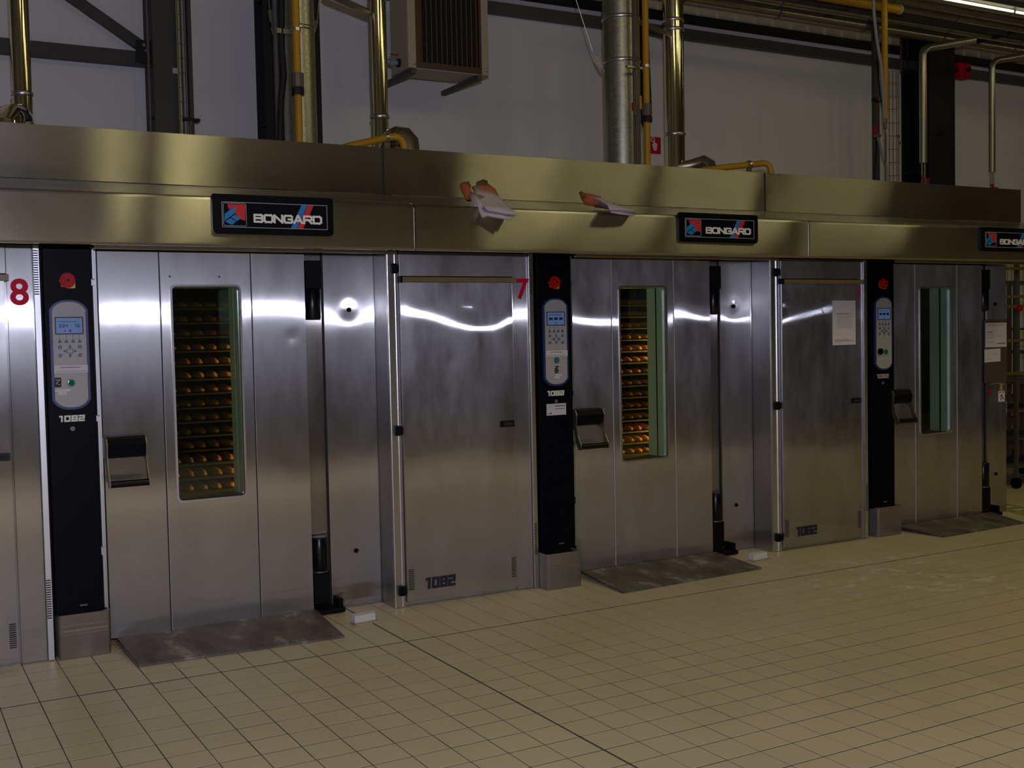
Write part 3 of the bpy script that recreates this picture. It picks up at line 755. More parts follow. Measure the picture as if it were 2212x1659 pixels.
def None_guard(x0, x1, yf):
    """folded U of steel sheet with rounded front corners, open at the top"""
    r = .014; t = .006; out = []; inn = []
    def path(o):
        P = [(x0 + o, .11)]
        for cx, a in ((x0 + r, 180), (x1 - r, 270)):
            for k in range(5):
                th = math.radians(a + 90 * k / 4); P.append((cx + (r - o) * math.cos(th), yf + r + (r - o) * math.sin(th)))
        P.append((x1 - o, .11)); return P
    bm = B(); H = .208
    o = path(0); n = path(t)
    V = [[bm.verts.new((x, y, z)) for x, y in P] for P in (o, n) for z in (0.001, H)]
    ob, ot, nb, nt_ = V; N_ = len(o)
    for k in range(N_ - 1):
        bm.faces.new((ob[k], ob[k + 1], ot[k + 1], ot[k])); bm.faces.new((nb[k + 1], nb[k], nt_[k], nt_[k + 1]))
        bm.faces.new((ot[k], ot[k + 1], nt_[k + 1], nt_[k])); bm.faces.new((ob[k + 1], ob[k], nb[k], nb[k + 1]))
    for k in (0, N_ - 1): bm.faces.new((ob[k], ot[k], nt_[k], nb[k]))
    # top lid flush with the column foot
    box(bm, x0 + .004, x1 - .004, yf + .005, .1, H - .012, H - .004)
    bmesh.ops.recalc_face_normals(bm, faces=bm.faces)
    return bm

def rect_n(x0, x1, z0, z1): return [(x0, z0), (x1, z0), (x1, z1), (x0, z1)]
def rect_like(x0, x1, z0, z1, inner):
    """outer rectangle sampled to pair with a rounded inner outline"""
    n = len(inner) // 4; P = []
    cs = [(x1, z0), (x1, z1), (x0, z1), (x0, z0)]
    for q in range(4): P += [cs[q]] * 1
    out = []
    for k, (x, z) in enumerate(inner):
        q = k // n; cx, cz = cs[q]; j = k % n
        ix, iz = x, z
        t = j / (n - 1)
        # slide along the two sides next to this corner, hitting the corner halfway
        if q == 0: a = (ix, z0) if t < .5 else (x1, iz)
        elif q == 1: a = (x1, iz) if t < .5 else (ix, z1)
        elif q == 2: a = (ix, z1) if t < .5 else (x0, iz)
        else: a = (x0, iz) if t < .5 else (ix, z0)
        if j == n // 2: a = (cx, cz)
        out.append(a)
    return out

S0 = dict(idx=0, label='nearest rotary oven at left, number 8, bread glowing behind its window', bl=-.232, bdl=-.16, bdr=.555, bsr=.708, pl=.722, pr=.935, dl=.978, A=1.266, B=1.722, dr=2.006, gr=2.146, hg=.062, rr=2.432,
          w0=1.322, w1=1.660, h0=.972, h1=1.160, px=2.287, end=2.436, gl=.727, gr_=.958, gy=-.115, L0=-.24, L1=2.425, U0=-.24, U1=2.430, lcd=1, plate=(1.404, 1.987, 1.962, 2.145))
S1 = dict(idx=1, label='middle rotary oven, number 7, with gloves lying on its hood', bl=2.438, bdl=2.502, bdr=3.19, bsr=3.335, pl=3.37, pr=3.603, dl=3.66, A=3.941, B=4.412, dr=4.703, gr=4.872, hg=.078, rr=5.125,
          w0=4.002, w1=4.352, h0=3.612, h1=3.812, px=4.982, end=5.136, gl=3.338, gr_=3.572, gy=-.19, L0=2.425, L1=5.095, U0=2.430, U1=5.098, lcd=2, plate=(4.078, 4.670, 1.981, 2.150))
S2 = dict(idx=2, label='farthest rotary oven at right, green light in its empty window', bl=5.140, bdl=5.217, bdr=5.93, bsr=6.00, pl=6.055, pr=6.283, dl=6.30, A=6.585, B=7.031, dr=7.308, gr=7.495, hg=.094, rr=7.714,
          w0=6.640, w1=6.972, h0=6.255, h1=6.45, px=7.59, end=7.72, gl=6.085, gr_=6.32, gy=-.11, L0=5.095, L1=7.76, U0=5.098, U1=7.652, lcd=3, plate=(6.670, 7.262, 1.972, 2.135))
# the dents seen in the photograph
S0['door_dent'] = dome(1.93, 1.48, .0015, .02)
S0['side_dent'] = tilt(lerp([(2.15, .0), (2.3, .006), (2.43, .0)]), 1.63, .16)
S1['bay_dent'] = addf(tilt(lerp([(2.5, -.002), (2.62, .0), (2.98, .023), (3.03, .023), (3.19, .007)]), 1.60, .24), dome(2.93, 1.60, .0014, .028), dome(2.88, 1.61, .0010, .024), dome(2.80, 1.33, .0012, .03))
S1['door_dent'] = tilt(lerp([(3.66, .0095), (3.94, .0), (4.2, -.004), (4.42, -.004), (4.70, .012)]), 1.62, .2)
S1['side_dent'] = tilt(lerp([(4.87, .005), (4.98, .013), (5.12, .006)]), 1.62, .16)
S2['bay_dent'] = addf(tilt(lerp([(5.2, .010), (5.6, -.004), (5.75, -.007), (5.93, -.003)]), 1.62, .2), dome(5.24, 1.60, .0015, .02))
S2['door_dent'] = tilt(lerp([(6.3, .003), (6.58, .0), (7.03, -.002), (7.3, .002)]), 1.62, .2)
O0 = oven(S0); O1 = oven(S1); O2 = oven(S2)
text_mesh('8', .580, 1.652, .122, -.0875, M['redp'], O0, 'oven_number', .035, 1.0)
text_mesh('7', 3.218, 1.668, .118, -.111, M['redp'], O1, 'oven_number', .035, 1.0)
bm = B(); prism(bm, [(5.905, 1.742), (5.918, 1.735), (5.926, 1.705), (5.918, 1.675), (5.905, 1.668), (5.912, 1.69), (5.914, 1.72)], -.1075, -.1); mk('oven_number', bm, M['redp'], O2, label='edge of a red numeral')

for sx in (1.316, 1.560):
    bm = B(); tube(bm, [(sx, -.003, 1.792), (sx, .001, 1.792)], [.004, .006], 10); mk('screw', bm, M['polish'], O0)

# ------------------------------------------------------------------ racks and loaves inside the first two ovens
ORD = ['', 'first', 'second', 'third', 'fourth', 'fifth', 'sixth', 'seventh', 'eighth', 'ninth', 'tenth', 'eleventh', 'twelfth', 'thirteenth', 'fourteenth', 'fifteenth', 'sixteenth', 'seventeenth']
def oven_load(S, which, rows, lab, reach):
    x0, x1 = S['dl'] + .10, S['dr'] - .07; y0, y1 = .42, 1.15
    rk = thing('baking_rack', 'wheeled steel tray rack inside the %s oven' % lab, 'rack', ((x0 + x1) / 2, (y0 + y1) / 2, .045))
    for xx in (x0, x1):
        for yy in (y0, y1): mk('upright', box(B(), xx - .012, xx + .012, yy - .012, yy + .012, .10, 1.78), M['rackdark'], rk)
    mk('top_frame', ringz(x0 - .012, x1 + .012, y0 - .012, y1 + .012, 1.78, 1.80), M['rackdark'], rk)
    mk('base_frame', ringz(x0 - .012, x1 + .012, y0 - .012, y1 + .012, .10, .125), M['rackdark'], rk)
    for xx in (x0, x1):
        for yy in (y0, y1): bm = B(); tube(bm, [(xx - .01, yy, .073), (xx + .01, yy, .073)], .028, 12); mk('caster', bm, M['blackm'], rk)
    dz = 1.52 / rows; z0 = .20
    for k in range(rows):
        z = z0 + k * dz
        mk('tray', ringz(x0 + .014, x1 - .014, y0, y1, z - .006, z, lid=True), M['rackdark'], rk)
    proto = None
    px = x0 + .05
    cols = []
    while px < x1 - .03: cols.append(px); px += .0745
    for k in range(rows):
        z = z0 + k * dz
        if z < .60 or z > 1.66: continue            # rows behind the solid door stay empty
        for px in cols:
            if not (S['w0'] - .03 < px < S['w1'] + reach): continue
            for j in range(1):
                py = y0 + .15
                if proto is None:
                    bm = B(); bmesh.ops.create_icosphere(bm, subdivisions=2, radius=1)
                    for v in bm.verts:
                        v.co = Vector((v.co.x * .030, v.co.y * .125, v.co.z * .030 if v.co.z > 0 else v.co.z * .010))
                        v.co += Vector((px, py, z + .0125))
                    proto = o = mk('bread_loaf', bm, M['loaf'], smooth=180); base = Vector((px, py, z)); bl_ = o.location.copy()
                else:
                    o = proto.copy(); col.objects.link(o); o.location = bl_ + Vector((px, py, z)) - base
                o.rotation_euler.z = random.uniform(-.06, .06); o.location.x += random.uniform(-.004, .004)
                n_ = sum(1 for q in cols if S['w0'] - .03 < q <= px + 1e-6); m_ = 1 + int(round((z0 + dz * int((1.66 - z0) / dz) - z) / dz))
                tag(o, 'golden loaf, %s from the left on the %s tray from the top, %s oven' % (ORD[n_], ORD[m_], lab), 'bread', 'loaves baking in the %s oven' % lab)
def ringz(x0, x1, y0, y1, z0, z1, lid=False):
    bm = B(); t = .02
    box(bm, x0, x1, y0, y0 + t, z0, z1); box(bm, x0, x1, y1 - t, y1, z0, z1); box(bm, x0, x0 + t, y0 + t, y1 - t, z0, z1); box(bm, x1 - t, x1, y0 + t, y1 - t, z0, z1)
    if lid: box(bm, x0 + t, x1 - t, y0 + t, y1 - t, z0 + .004, z0 + .008)
    return bm
oven_load(S0, 0, 20, 'nearest', .26)
oven_load(S1, 1, 20, 'middle', .30)
# oven lamps inside the chambers, by the door on the hinge side
for S, e in ((S0, 7.0), (S1, 12.0)):
    for z in (1.38, .80):
        light('chamber_lamp', 'POINT', (S['dr'] - .07, .30, z), e, (1.0, 0.50, 0.14), radius=.02)

# ------------------------------------------------------------------ floor plates, blocks, hose
def floor_plate(pts, label):
    bm = B(); z = [.040, .010, .010, .040]
    t = [bm.verts.new((x, y, zz)) for (x, y), zz in zip(pts, z)]; bt = [bm.verts.new((x, y, zz - .008)) for (x, y), zz in zip(pts, z)]
    bm.faces.new(t); bm.faces.new(list(reversed(bt)))
    for k in range(4): bm.faces.new((t[(k + 1) % 4], t[k], bt[k], bt[(k + 1) % 4]))
    bmesh.ops.recalc_face_normals(bm, faces=bm.faces)
    a, b2 = pts[0], pts[3]
    mid = ((pts[0][0] + pts[2][0]) / 2, (pts[0][1] + pts[2][1]) / 2, 0)
    T = thing('threshold_plate', label, 'metal plate', mid, 'steel plates in front of the oven doors')
    mk('plate_sheet', bm, M['plate'], T)
    bm = B(); box(bm, pts[0][0] + .05, pts[3][0] - .05, -.03, -.01, 0, .030); mk('support_bar', bm, M['rack'], T)
floor_plate([(1.005, .002), (1.020, -.43), (1.990, -.485), (2.015, .002)], 'grey steel threshold plate before the nearest oven door')
floor_plate([(3.690, -.004), (3.650, -.492), (4.724, -.435), (4.72, -.004)], 'steel threshold plate with flour streaks before the middle oven door')
floor_plate([(6.385, -.004), (6.440, -.37), (7.350, -.33), (7.40, -.004)], 'dark steel threshold plate before the farthest oven door')

def chock(u, v, L, ang, label):
    c = atz(u, v)
    T = thing('door_chock', label, 'block', (c.x, c.y, 0), 'small blocks on the floor')
    R_ = Matrix.Rotation(ang, 4, 'Z')
    bm = B(); prism_x(bm, [(-.03, .0), (-.028, .010), (.028, .010), (.03, 0)], -L * .55, L * .62); 
    bmesh.ops.transform(bm, matrix=Matrix.Translation((c.x, c.y, 0)) @ R_, verts=bm.verts); mk('lower_strip', bm, M['tan'], T, label='grubby lower strip')
    bm = B(); prism_x(bm, [(-.022, .0105), (-.016, .046), (.02, .050), (.022, .0105)], -L * .5, L * .5)
    bmesh.ops.transform(bm, matrix=Matrix.Translation((c.x, c.y + .01, 0)) @ R_, verts=bm.verts); mk('white_block', bm, M['plastic'], T)
chock(787, 1346, .118, .10, 'small white block on the floor right of the nearest oven door')
chock(1640, 1211, .128, .10, 'small white block on the floor right of the middle oven door')

# ------------------------------------------------------------------ gloves on the hood ledge
def cushion(bm, rows, n=14):
    """loft of flattened ellipses: rows of (centre, across vector, up vector)"""
    R_ = []
    for c, a, u in rows:
        R_.append([bm.verts.new(Vector(c) + Vector(a) * math.copysign(abs(math.cos(t)) ** .8, math.cos(t)) + Vector(u) * math.sin(t)) for t in [2 * math.pi * k / n for k in range(n)]])
    for p, q in zip(R_, R_[1:]):
        for k in range(n): bm.faces.new((p[k], p[(k + 1) % n], q[(k + 1) % n], q[k]))
    bm.faces.new(list(reversed(R_[0]))); bm.faces.new(R_[-1])
    bmesh.ops.recalc_face_normals(bm, faces=bm.faces)
    return bm
def wob(bm, s):
    for v in bm.verts: v.co += Vector([random.uniform(-s, s) for _ in range(3)])
    return bm

def glove1():
    T = thing('oven_glove', 'oven glove with two folded cuffs, left of the pair on the hood ledge', 'glove', (2.85, -.42, 2.16), 'heat gloves lying on the oven hood')
    p0 = at(1040, 408, -.33); p1 = at(1058, 428, -.40); p2 = at(1076, 450, -.50); p3 = at(1086, 459, -.56)
    q = Vector((.075, -.02, -.012)); up = Vector((-.004, -.004, .012))
    cush = cushion(B(), [(p0, q * .72, up * 1.0), (p1, q * .95, up * 1.2), ((p1 + p2) / 2, q * 1.05, up * 1.0), (p2, q * 1.08, up * .9), (p3, q * 1.10, up * .5)])
    mk('upper_cuff', wob(cush, .0012), M['cotton'], T, smooth=180)
    d = Vector((-.012, .0, -.032))
    r0 = at(1030, 425, -.40); r1 = at(1052, 452, -.46); r2 = at(1075, 468, -.55)
    mk('lower_cuff', wob(cushion(B(), [(r0, q * .6, up * 1.1), (r1, q * .85, up * 1.1), (r2, q * 1.02, up * .75)]), .0012), M['cotton'], T, smooth=180)
    mk('cuff_lining', cushion(B(), [(at(1056, 448, -.47), q * .8, up * .5), (at(1080, 461.5, -.553), q * 1.03, up * .45)]), M['cuff'], T, smooth=180)
    f0 = at(1050, 407, -.33); f1 = at(1042, 398, -.26)
    mk('palm', wob(cushion(B(), [(at(1053, 417, -.36), q * .78, up * 1.15), (f0, q * .70, up * 1.3), (f1, q * .45, up * 1.1)]), .0015), M['orange'], T, smooth=180, label='orange palm')
    mk('scorched_fingers', wob(cushion(B(), [(f0 + Vector((-.005, 0, .004)), q * .62, up * 1.4), (at(1042, 397, -.25), q * .42, up * 1.1), (at(1046, 391, -.21), q * .22, up * .6)]), .002), M['burnt'], T, smooth=180, label='scorched finger tips')
    bm = B(); tube(bm, [at(1041, 404, -.24), at(1039, 396, -.24), at(1036, 389, -.24)], [.004, .003, .001], 6); tube(bm, [at(1043, 404, -.24), at(1046, 397, -.24), at(1050, 394, -.24)], [.004, .003, .001], 6); mk('loose_thread', bm, M['burnt'], T)
    bm = B(); tube(bm, [at(1014, 430, -.36), at(1010, 418, -.34), at(1005, 408, -.31), at(1002, 400, -.29), at(1002, 396, -.28)], [.020, .024, .026, .022, .010], 12)
    mk('thumb', wob(bm, .0015), M['orange'], T, smooth=180, label='orange thumb with a brown tip')
    bm = B(); tube(bm, [at(1012, 404, -.315), at(1006, 400, -.30), at(1003, 397, -.295)], [.018, .0265, .016], 12); mk('thumb_tip', wob(bm, .001), M['burnt'], T, smooth=180)
    mk('folded_edge', wob(cushion(B(), [(at(1020, 423, -.38), Vector((.02, 0, .004)), up * 1.6), (at(1036, 441, -.44), Vector((.02, 0, .004)), up * 1.4), (at(1047, 466, -.53), Vector((.018, 0, .004)), up * .9)]), .001), M['cotton'], T, smooth=180)
def glove2():
    T = thing('oven_glove', 'flat oven glove with one white cuff, right of the pair on the hood ledge', 'glove', (3.65, -.42, 2.16), 'heat gloves lying on the oven hood')
    up = Vector((-.004, -.004, .012)); q = Vector((.06, .03, 0))
    a = at(1280, 437, -.36); b2 = at(1312, 441, -.42); c = at(1338, 449, -.50); d = at(1346, 455, -.55)
    mk('cuff', wob(cushion(B(), [(a, Vector((.03, .02, -.022)), up * 1.1), (b2, Vector((.075, .035, -.022)), up * 1.3), (c, Vector((.10, .03, -.006)), up * 1.0), (d, Vector((.105, .02, 0)), up * .7)]), .0012), M['cotton'], T, smooth=180)
    mk('cuff_lining', cushion(B(), [(at(1336, 452, -.50), Vector((.09, .02, -.002)), up * .9), (at(1347, 458.5, -.556), Vector((.100, .018, 0)), up * .75)]), M['cuff'], T, smooth=180)
    mk('cuff_hem', wob(cushion(B(), [(at(1340, 458, -.51), Vector((.088, .02, -.006)), up * .5), (at(1346, 462, -.558), Vector((.096, .018, -.004)), up * .45)]), .001), M['cotton'], T, smooth=180)
    bm = B(); tube(bm, [at(1296, 434, -.40), at(1280, 433, -.37), at(1268, 430, -.35), at(1258, 423, -.33)], [.026, .034, .033, .018], 14); mk('palm', wob(bm, .002), M['orange'], T, smooth=180, label='orange palm')
    bm = B(); tube(bm, [at(1264, 427, -.372), at(1258, 421, -.36), at(1254, 415, -.35)], [.010, .015, .009], 10); mk('scorched_fingers', bm, M['burnt'], T, smooth=180)
    bm = B(); prism(bm, [(0, 0), (.02, .004), (.03, .0), (.012, -.005)], -.001, .001)
    bmesh.ops.rotate(bm, verts=bm.verts, cent=(0, 0, 0), matrix=Matrix.Rotation(math.radians(65), 3, 'X')); bmesh.ops.translate(bm, verts=bm.verts, vec=at(1322, 438, -.46)); mk('ink_mark', bm, M['ink'], T)
glove1(); glove2()

# ------------------------------------------------------------------ notices
def notice(name, label, x0, x1, z0, z1, y, rows, m=None, skew=0.0, group=None):
    T = thing(name, label, 'notice', ((x0 + x1) / 2, y, z0), group)
    bm = B(); prism(bm, [(x0, z0), (x1, z0 + skew), (x1, z1 + skew), (x0, z1)], y - .0012, y); mk('sheet', bm, m or M['paper'], T)
    bm = B()
    for (ax, bx, zz, hh, n) in rows:
        for k in range(n):
            a = x0 + (x1 - x0) * (ax + (bx - ax) * k / n); c = a + (x1 - x0) * (bx - ax) / n * .72
            box(bm, a, c, y - .0018, y - .0010, z0 + (z1 - z0) * zz, z0 + (z1 - z0) * (zz + hh))
    mk('print', bm, M['ink'], T, kind='stuff')
import itertools
notice('paper_notice', 'tall white paper with a small printed table on the farthest oven bay door', 5.665, 5.880, 1.350, 1.650, -.107,
       [(.18, .85, .38 + .032 * k, .006, 14) for k in range(11)] + [(.18, .86, .70, .012, 1), (.08, .92, .09, .012, 20), (.08, .7, .115, .008, 14), (.08, .35, .06, .008, 6)])
notice('paper_notice', 'wide white notice with faint lines, pinned beside the hinges of the farthest oven', 7.475, 7.722, 1.290, 1.478, .0985,
       [(.1, .9, .9, .02, 10), (.08, .35, .60, .04, 4), (.55, .95, .12, .05, 4), (.1, .4, .4, .015, 4), (.1, .4, .5, .015, 4), (.1, .4, .2, .015, 4), (.5, .85, .45, .012, 5)])
notice('paper_notice', 'smaller blank white note below the wide notice on the farthest oven', 7.465, 7.650, 1.175, 1.275, .0985, [(.5, .85, .6, .02, 4), (.15, .5, .25, .02, 4)], skew=.004)
T = thing('notice_board', 'brown backing board with a dark lower field behind the two notices of the farthest oven', 'board', (7.60, .095, .93))
mk('board', box(B(), 7.462, 7.728, .0988, .0998, 1.02, 1.505), mat('board_brown', (.07, .055, .04), .6), T)
for px, pz in ((7.62, 1.492), (7.69, 1.14)): mk('pin', box(B(), px - .004, px + .004, .0925, .0988, pz - .004, pz + .004, .001), M['polish'], T)
T = thing('tool_hanger', 'small wire hanger with red tag and chain on the farthest oven', 'hanger', (7.52, .09, .80))
bm = B(); tube(bm, [(7.49, .07, 1.008), (7.62, .07, 1.01), (7.68, .07, 1.0)], .003, 6); tube(bm, [(7.62, .07, 1.01), (7.62, .095, 1.01)], .003, 6); mk('hook_rail', bm, M['wire'], T)
mk('red_tag', box(B(), 7.487, 7.515, .072, .082, .925, .965, .002), M['red'], T)
mk('strap', box(B(), 7.490, 7.500, .074, .080, .83, .926), M['valve'], T)
mk('strap', box(B(), 7.608, 7.636, .068, .074, .955, 1.005), M['hose'], T)
T = thing('warning_card', 'small white card with black symbols hanging on the farthest oven', 'card', (7.62, .085, .86))
mk('card', box(B(), 7.585, 7.655, .064, .070, .868, .952), M['paper'], T)
bm = B()
for a, c in ((.0, .9), (.6, .9), (.2, .5), (.45, .4), (.6, .25), (.15, .2), (.35, .6)): box(bm, 7.592 + a * .06, 7.607 + a * .06, .0628, .064, .868 + c * .075, .880 + c * .075)
mk('symbols', bm, M['ink'], T)
T = thing('key_chain', 'thin bright chain dangling at the end corner of the farthest oven', 'chain', (7.70, .08, .80))
bm = B()
for k in range(7): tube(bm, [(7.69 + .004 * (k % 2), .075, .86 - k * .012), (7.69 + .004 * ((k + 1) % 2), .075, .852 - k * .012)], .004, 6)
mk('links', bm, M['polish'], T)

# yellow cable ramp at the right edge of the floor
T = thing('floor_band', 'yellow flat band with white marks on the floor past the last oven', 'band', (7.95, .3, 0))
def strip(pts, wd, z0, z1, m, name):
    bm = B(); L = []
    for i, p in enumerate(pts):
        p = Vector(p); d = (Vector(pts[min(i + 1, len(pts) - 1)]) - Vector(pts[max(i - 1, 0)])).normalized(); n = Vector((-d.y, d.x, 0)) * wd / 2
        L.append([bm.verts.new((p - n) + Vector((0, 0, z0))), bm.verts.new((p + n) + Vector((0, 0, z0))), bm.verts.new((p + n * .7) + Vector((0, 0, z1))), bm.verts.new((p - n * .7) + Vector((0, 0, z1)))])
    for a, c in zip(L, L[1:]):
        for k in range(4): bm.faces.new((a[k], a[(k + 1) % 4], c[(k + 1) % 4], c[k]))
    bm.faces.new(L[0]); bm.faces.new(list(reversed(L[-1]))); bmesh.ops.recalc_face_normals(bm, faces=bm.faces)
    mk(name, bm, m, T)
pz = [atz(2128, 1090), atz(2150, 1092), atz(2180, 1099), atz(2215, 1108), atz(2260, 1118)]
strip(pz, .20, 0, .022, M['hose'], 'band_body')
for u, v in ((2176, 1095), (2200, 1101)):
    c = atz(u, v, .022); mk('white_mark', box(B(), c.x - .05, c.x + .05, c.y - .02, c.y + .02, .0215, .0235), M['label'], T)

# ------------------------------------------------------------------ wall steelwork
def member(name, label, cat, bm, m, **k): return mk(name, bm, m, label=label, cat=cat, **k)
T = thing('steel_girt', 'grey horizontal rail along the upper part of the plaster wall', 'beam', (9, WY, 4.38))
mk('rail', box(B(), 3.9, HX1 - .02, WY - .06, WY - .001, 4.375, 4.485, .004), M['girt'], T); mk('lip', box(B(), 3.9, HX1 - .02, WY - .075, WY - .06, 4.375, 4.39), M['girt'], T)
T = thing('steel_girt', 'black horizontal beam under the ribbed cladding', 'beam', (9, WY, 4.6))
mk('web', box(B(), 3.9, HX1 - .02, WY - .10, WY - .012, 4.54, 4.598, .004), M['dark'], T); mk('flange', box(B(), 3.9, HX1 - .02, WY - .14, WY - .10, 4.525, 4.600), M['dark'], T)
T = thing('steel_girt', 'brown horizontal brace beam on the wall left of the first column', 'beam', (0, WY, 3.6))
mk('web', box(B(), HX0 + .02, 2.02, WY - .08, WY - .001, 3.60, 3.70, .004), M['beam'], T); mk('flange', box(B(), HX0 + .02, 2.02, WY - .10, WY - .08, 3.595, 3.705), M['beam'], T)
def hcol(name, label, x0, x1, y0, y1, z0, z1, m):
    T = thing(name, label, 'column', ((x0 + x1) / 2, (y0 + y1) / 2, 0))
    xm = (x0 + x1) / 2
    mk('front_flange', box(B(), x0, x1, y0, y0 + .018, z0, z1, .002), m, T); mk('back_flange', box(B(), x0, x1, y1 - .018, y1, z0, z1, .002), m, T)
    mk('web', box(B(), xm - .008, xm + .008, y0 + .018, y1 - .018, z0, z1), m, T)
    for zz in (3.2, 4.2): mk('stiffener', box(B(), x0 + .01, x1 - .01, y0 + .02, y1 - .02, zz, zz + .012), m, T)
    return T
def diag(a, b2, w_, th):
    """flat bar in the x-z plane from a to b2 (world points)"""
    a, b2 = Vector(a), Vector(b2); d = (b2 - a).normalized(); n = Vector((-d.z, 0, d.x)) * w_ / 2
    bm = B(); prism(bm, [(p.x, p.z) for p in (a - n, b2 - n, b2 + n, a + n)], a.y - th / 2, a.y + th / 2); bmesh.ops.recalc_face_normals(bm, faces=bm.faces); return bm
cL = at(333, 200, 3.2).x; cR = at(418, 200, 3.2).x
hcol('steel_column', 'dark brown steel column with conduits, near the left end of the wall', cL, cR, 3.2, 3.5, 0, HZ, M['beam'])
T = thing('diagonal_brace', 'diagonal dark brace bolted to the first wall column', 'brace', at(312, 105, 3.42))
mk('bar', diag(at(308, 102, 3.42), at(120, -30, 3.42), .085, .03), M['beam'], T)
g0 = at(320, 118, 3.40)
mk('gusset_plate', prism(B(), [(g0.x - .10, g0.z - .07), (g0.x + .06, g0.z - .09), (g0.x + .06, g0.z + .10), (g0.x - .09, g0.z + .10)], 3.37, 3.39), M['dark'], T)
for du, dv in ((-8, -20), (-2, -8), (3, 8)):
    p = at(318 + du, 118 + dv, 3.37); bm = B(); tube(bm, [(p.x, 3.355, p.z), (p.x, 3.372, p.z)], .014, 8); mk('bolt', bm, M['rack'], T)
for u, r, m, nm, lb in ((323, .010, 'valve', 'thin_pipe', 'thin brown pipe on the wall left of the first column'), (390, .016, 'wire', 'conduit', 'pale conduit fixed to the face of the first column'), (399, .010, 'cable', 'conduit', 'thin grey conduit beside the pale one on the first column'), (407, .009, 'dark', 'conduit', 'dark cable at the right side of the first column')):
    p = at(u, 200, 3.16); bm = B(); tube(bm, [(p.x, 3.16, .5), (p.x, 3.16, HZ - .1)], r, 10)
    mk(nm, bm, M[m], label=lb, cat='pipe', smooth=60)
T = thing('wire_tray', 'narrow wire cable tray on the face of the first column', 'cable tray', at(396, 200, 3.14))
bm = B()
for u in (386, 404):
    p = at(u, 200, 3.135); tube(bm, [(p.x, 3.135, 2.2), (p.x, 3.135, HZ - .2)], .003, 5)
mk('long_wire', bm, M['wire'], T); bm = B(); zz = 2.3
while zz < 5: tube(bm, [(at(386, 200, 3.135).x, 3.135, zz), (at(404, 200, 3.135).x, 3.135, zz)], .0025, 5); zz += .11
mk('cross_wires', bm, M['wire'], T, kind='stuff')
p = at(378, 153, 3.19); mk('wall_tag', box(B(), p.x - .018, p.x + .018, 3.185, 3.199, p.z - .02, p.z + .02), M['label'], label='tiny white tag on the first column', cat='tag')
p = at(418, 262, 3.17)
T = thing('pipe_clamp', 'dark clamp and fitting low on the right side of the first column', 'clamp', (p.x, 3.17, p.z))
bm = B(); tube(bm, [(p.x - .03, 3.15, 2.2), (p.x - .03, 3.15, p.z - .05), (p.x - .02, 3.15, p.z)], .02, 10); mk('fitting', bm, M['girt'], T)
mk('clamp_bar', box(B(), p.x - .09, p.x + .04, 3.12, 3.2, p.z - .005, p.z + .015, .003), M['dark'], T)
# dark column behind the first big duct
a = at(570, 200, 3.3).x; c = at(690, 200, 3.3).x
hcol('steel_column', 'black column hidden behind the nearer big duct', a, c, 3.25, 3.5, 0, HZ, M['dark'])
p = at(1390, 100, 3.3).x
T = thing('cable_bundle', 'black cable bundle hanging behind the second big duct', 'cables', (p, 3.3, 3.6))
for k in range(4):
    bm = B(); xx = p - .05 + k * .034; tube(bm, [(xx, 3.32, HZ - .1), (xx, 3.32, 4.4), (xx + .01 * k, 3.32, at(1380, 265, 3.3).z + .1), (p + .0, 3.32, at(1382, 272, 3.3).z)], [.02, .02, .02, .008], 8)
    mk('cable', bm, M['dark'], T)
# right column
a = at(2008, 250, 3.1).x; c = at(2063, 250, 3.1).x
hcol('steel_column', 'black steel column near the right end of the wall', a, c, 3.1, 3.5, 0, HZ, M['dark'])
p = at(2072, 155, 3.2)
T = thing('alarm_box', 'red alarm box beside the right hand wall column', 'alarm', (p.x, 3.2, p.z))
mk('housing', box(B(), p.x - .09, p.x + .11, 3.12, 3.25, p.z - .085, p.z + .085, .01), M['redp'], T); 
bm = B(); tube(bm, [(p.x + .05, 3.10, p.z + .01), (p.x + .05, 3.125, p.z + .01)], .028, 14); mk('lens', bm, M['blackm'], T)
mk('mounting_arm', box(B(), p.x - .16, p.x - .085, 3.14, 3.2, p.z - .02, p.z + .02), M['dark'], T); mk('seam', box(B(), p.x - .006, p.x + .0, 3.117, 3.121, p.z - .08, p.z + .08), M['blackm'], T)
bm = B(); tube(bm, [at(2035, 285, 3.05), at(2050, 284, 3.05)], .012, 8); mk('bracket_rod', bm, M['dark'], label='short black rod on the right hand wall column', cat='rod')

# fire blanket sign
a, c = at(1403, 295, 3.49), at(1427, 333, 3.49)
T = thing('fire_sign', 'red fire extinguisher sign on the wall right of the second big duct', 'sign', ((a.x + c.x) / 2, 3.49, c.z))
mk('sign_plate', box(B(), a.x, c.x, 3.485, 3.495, c.z, a.z), M['redp'], T)
bm = B(); w_, h_ = c.x - a.x, a.z - c.z; X = lambda t: a.x + w_ * t; Z_ = lambda t: c.z + h_ * t
prism(bm, [(X(.32), Z_(.20)), (X(.58), Z_(.16)), (X(.66), Z_(.58)), (X(.52), Z_(.66)), (X(.28), Z_(.62)), (X(.20), Z_(.50))], 3.481, 3.486)
ci = [(X(.26) + w_ * .16 * math.cos(t), Z_(.82) + w_ * .16 * math.sin(t)) for t in [2 * math.pi * k / 12 for k in range(13)]]
polyline(bm, ci, w_ * .06, 3.481, 3.486); polyline(bm, [(X(.32), Z_(.74)), (X(.42), Z_(.60))], w_ * .12, 3.481, 3.486)
mk('pictogram', bm, M['white'], T)

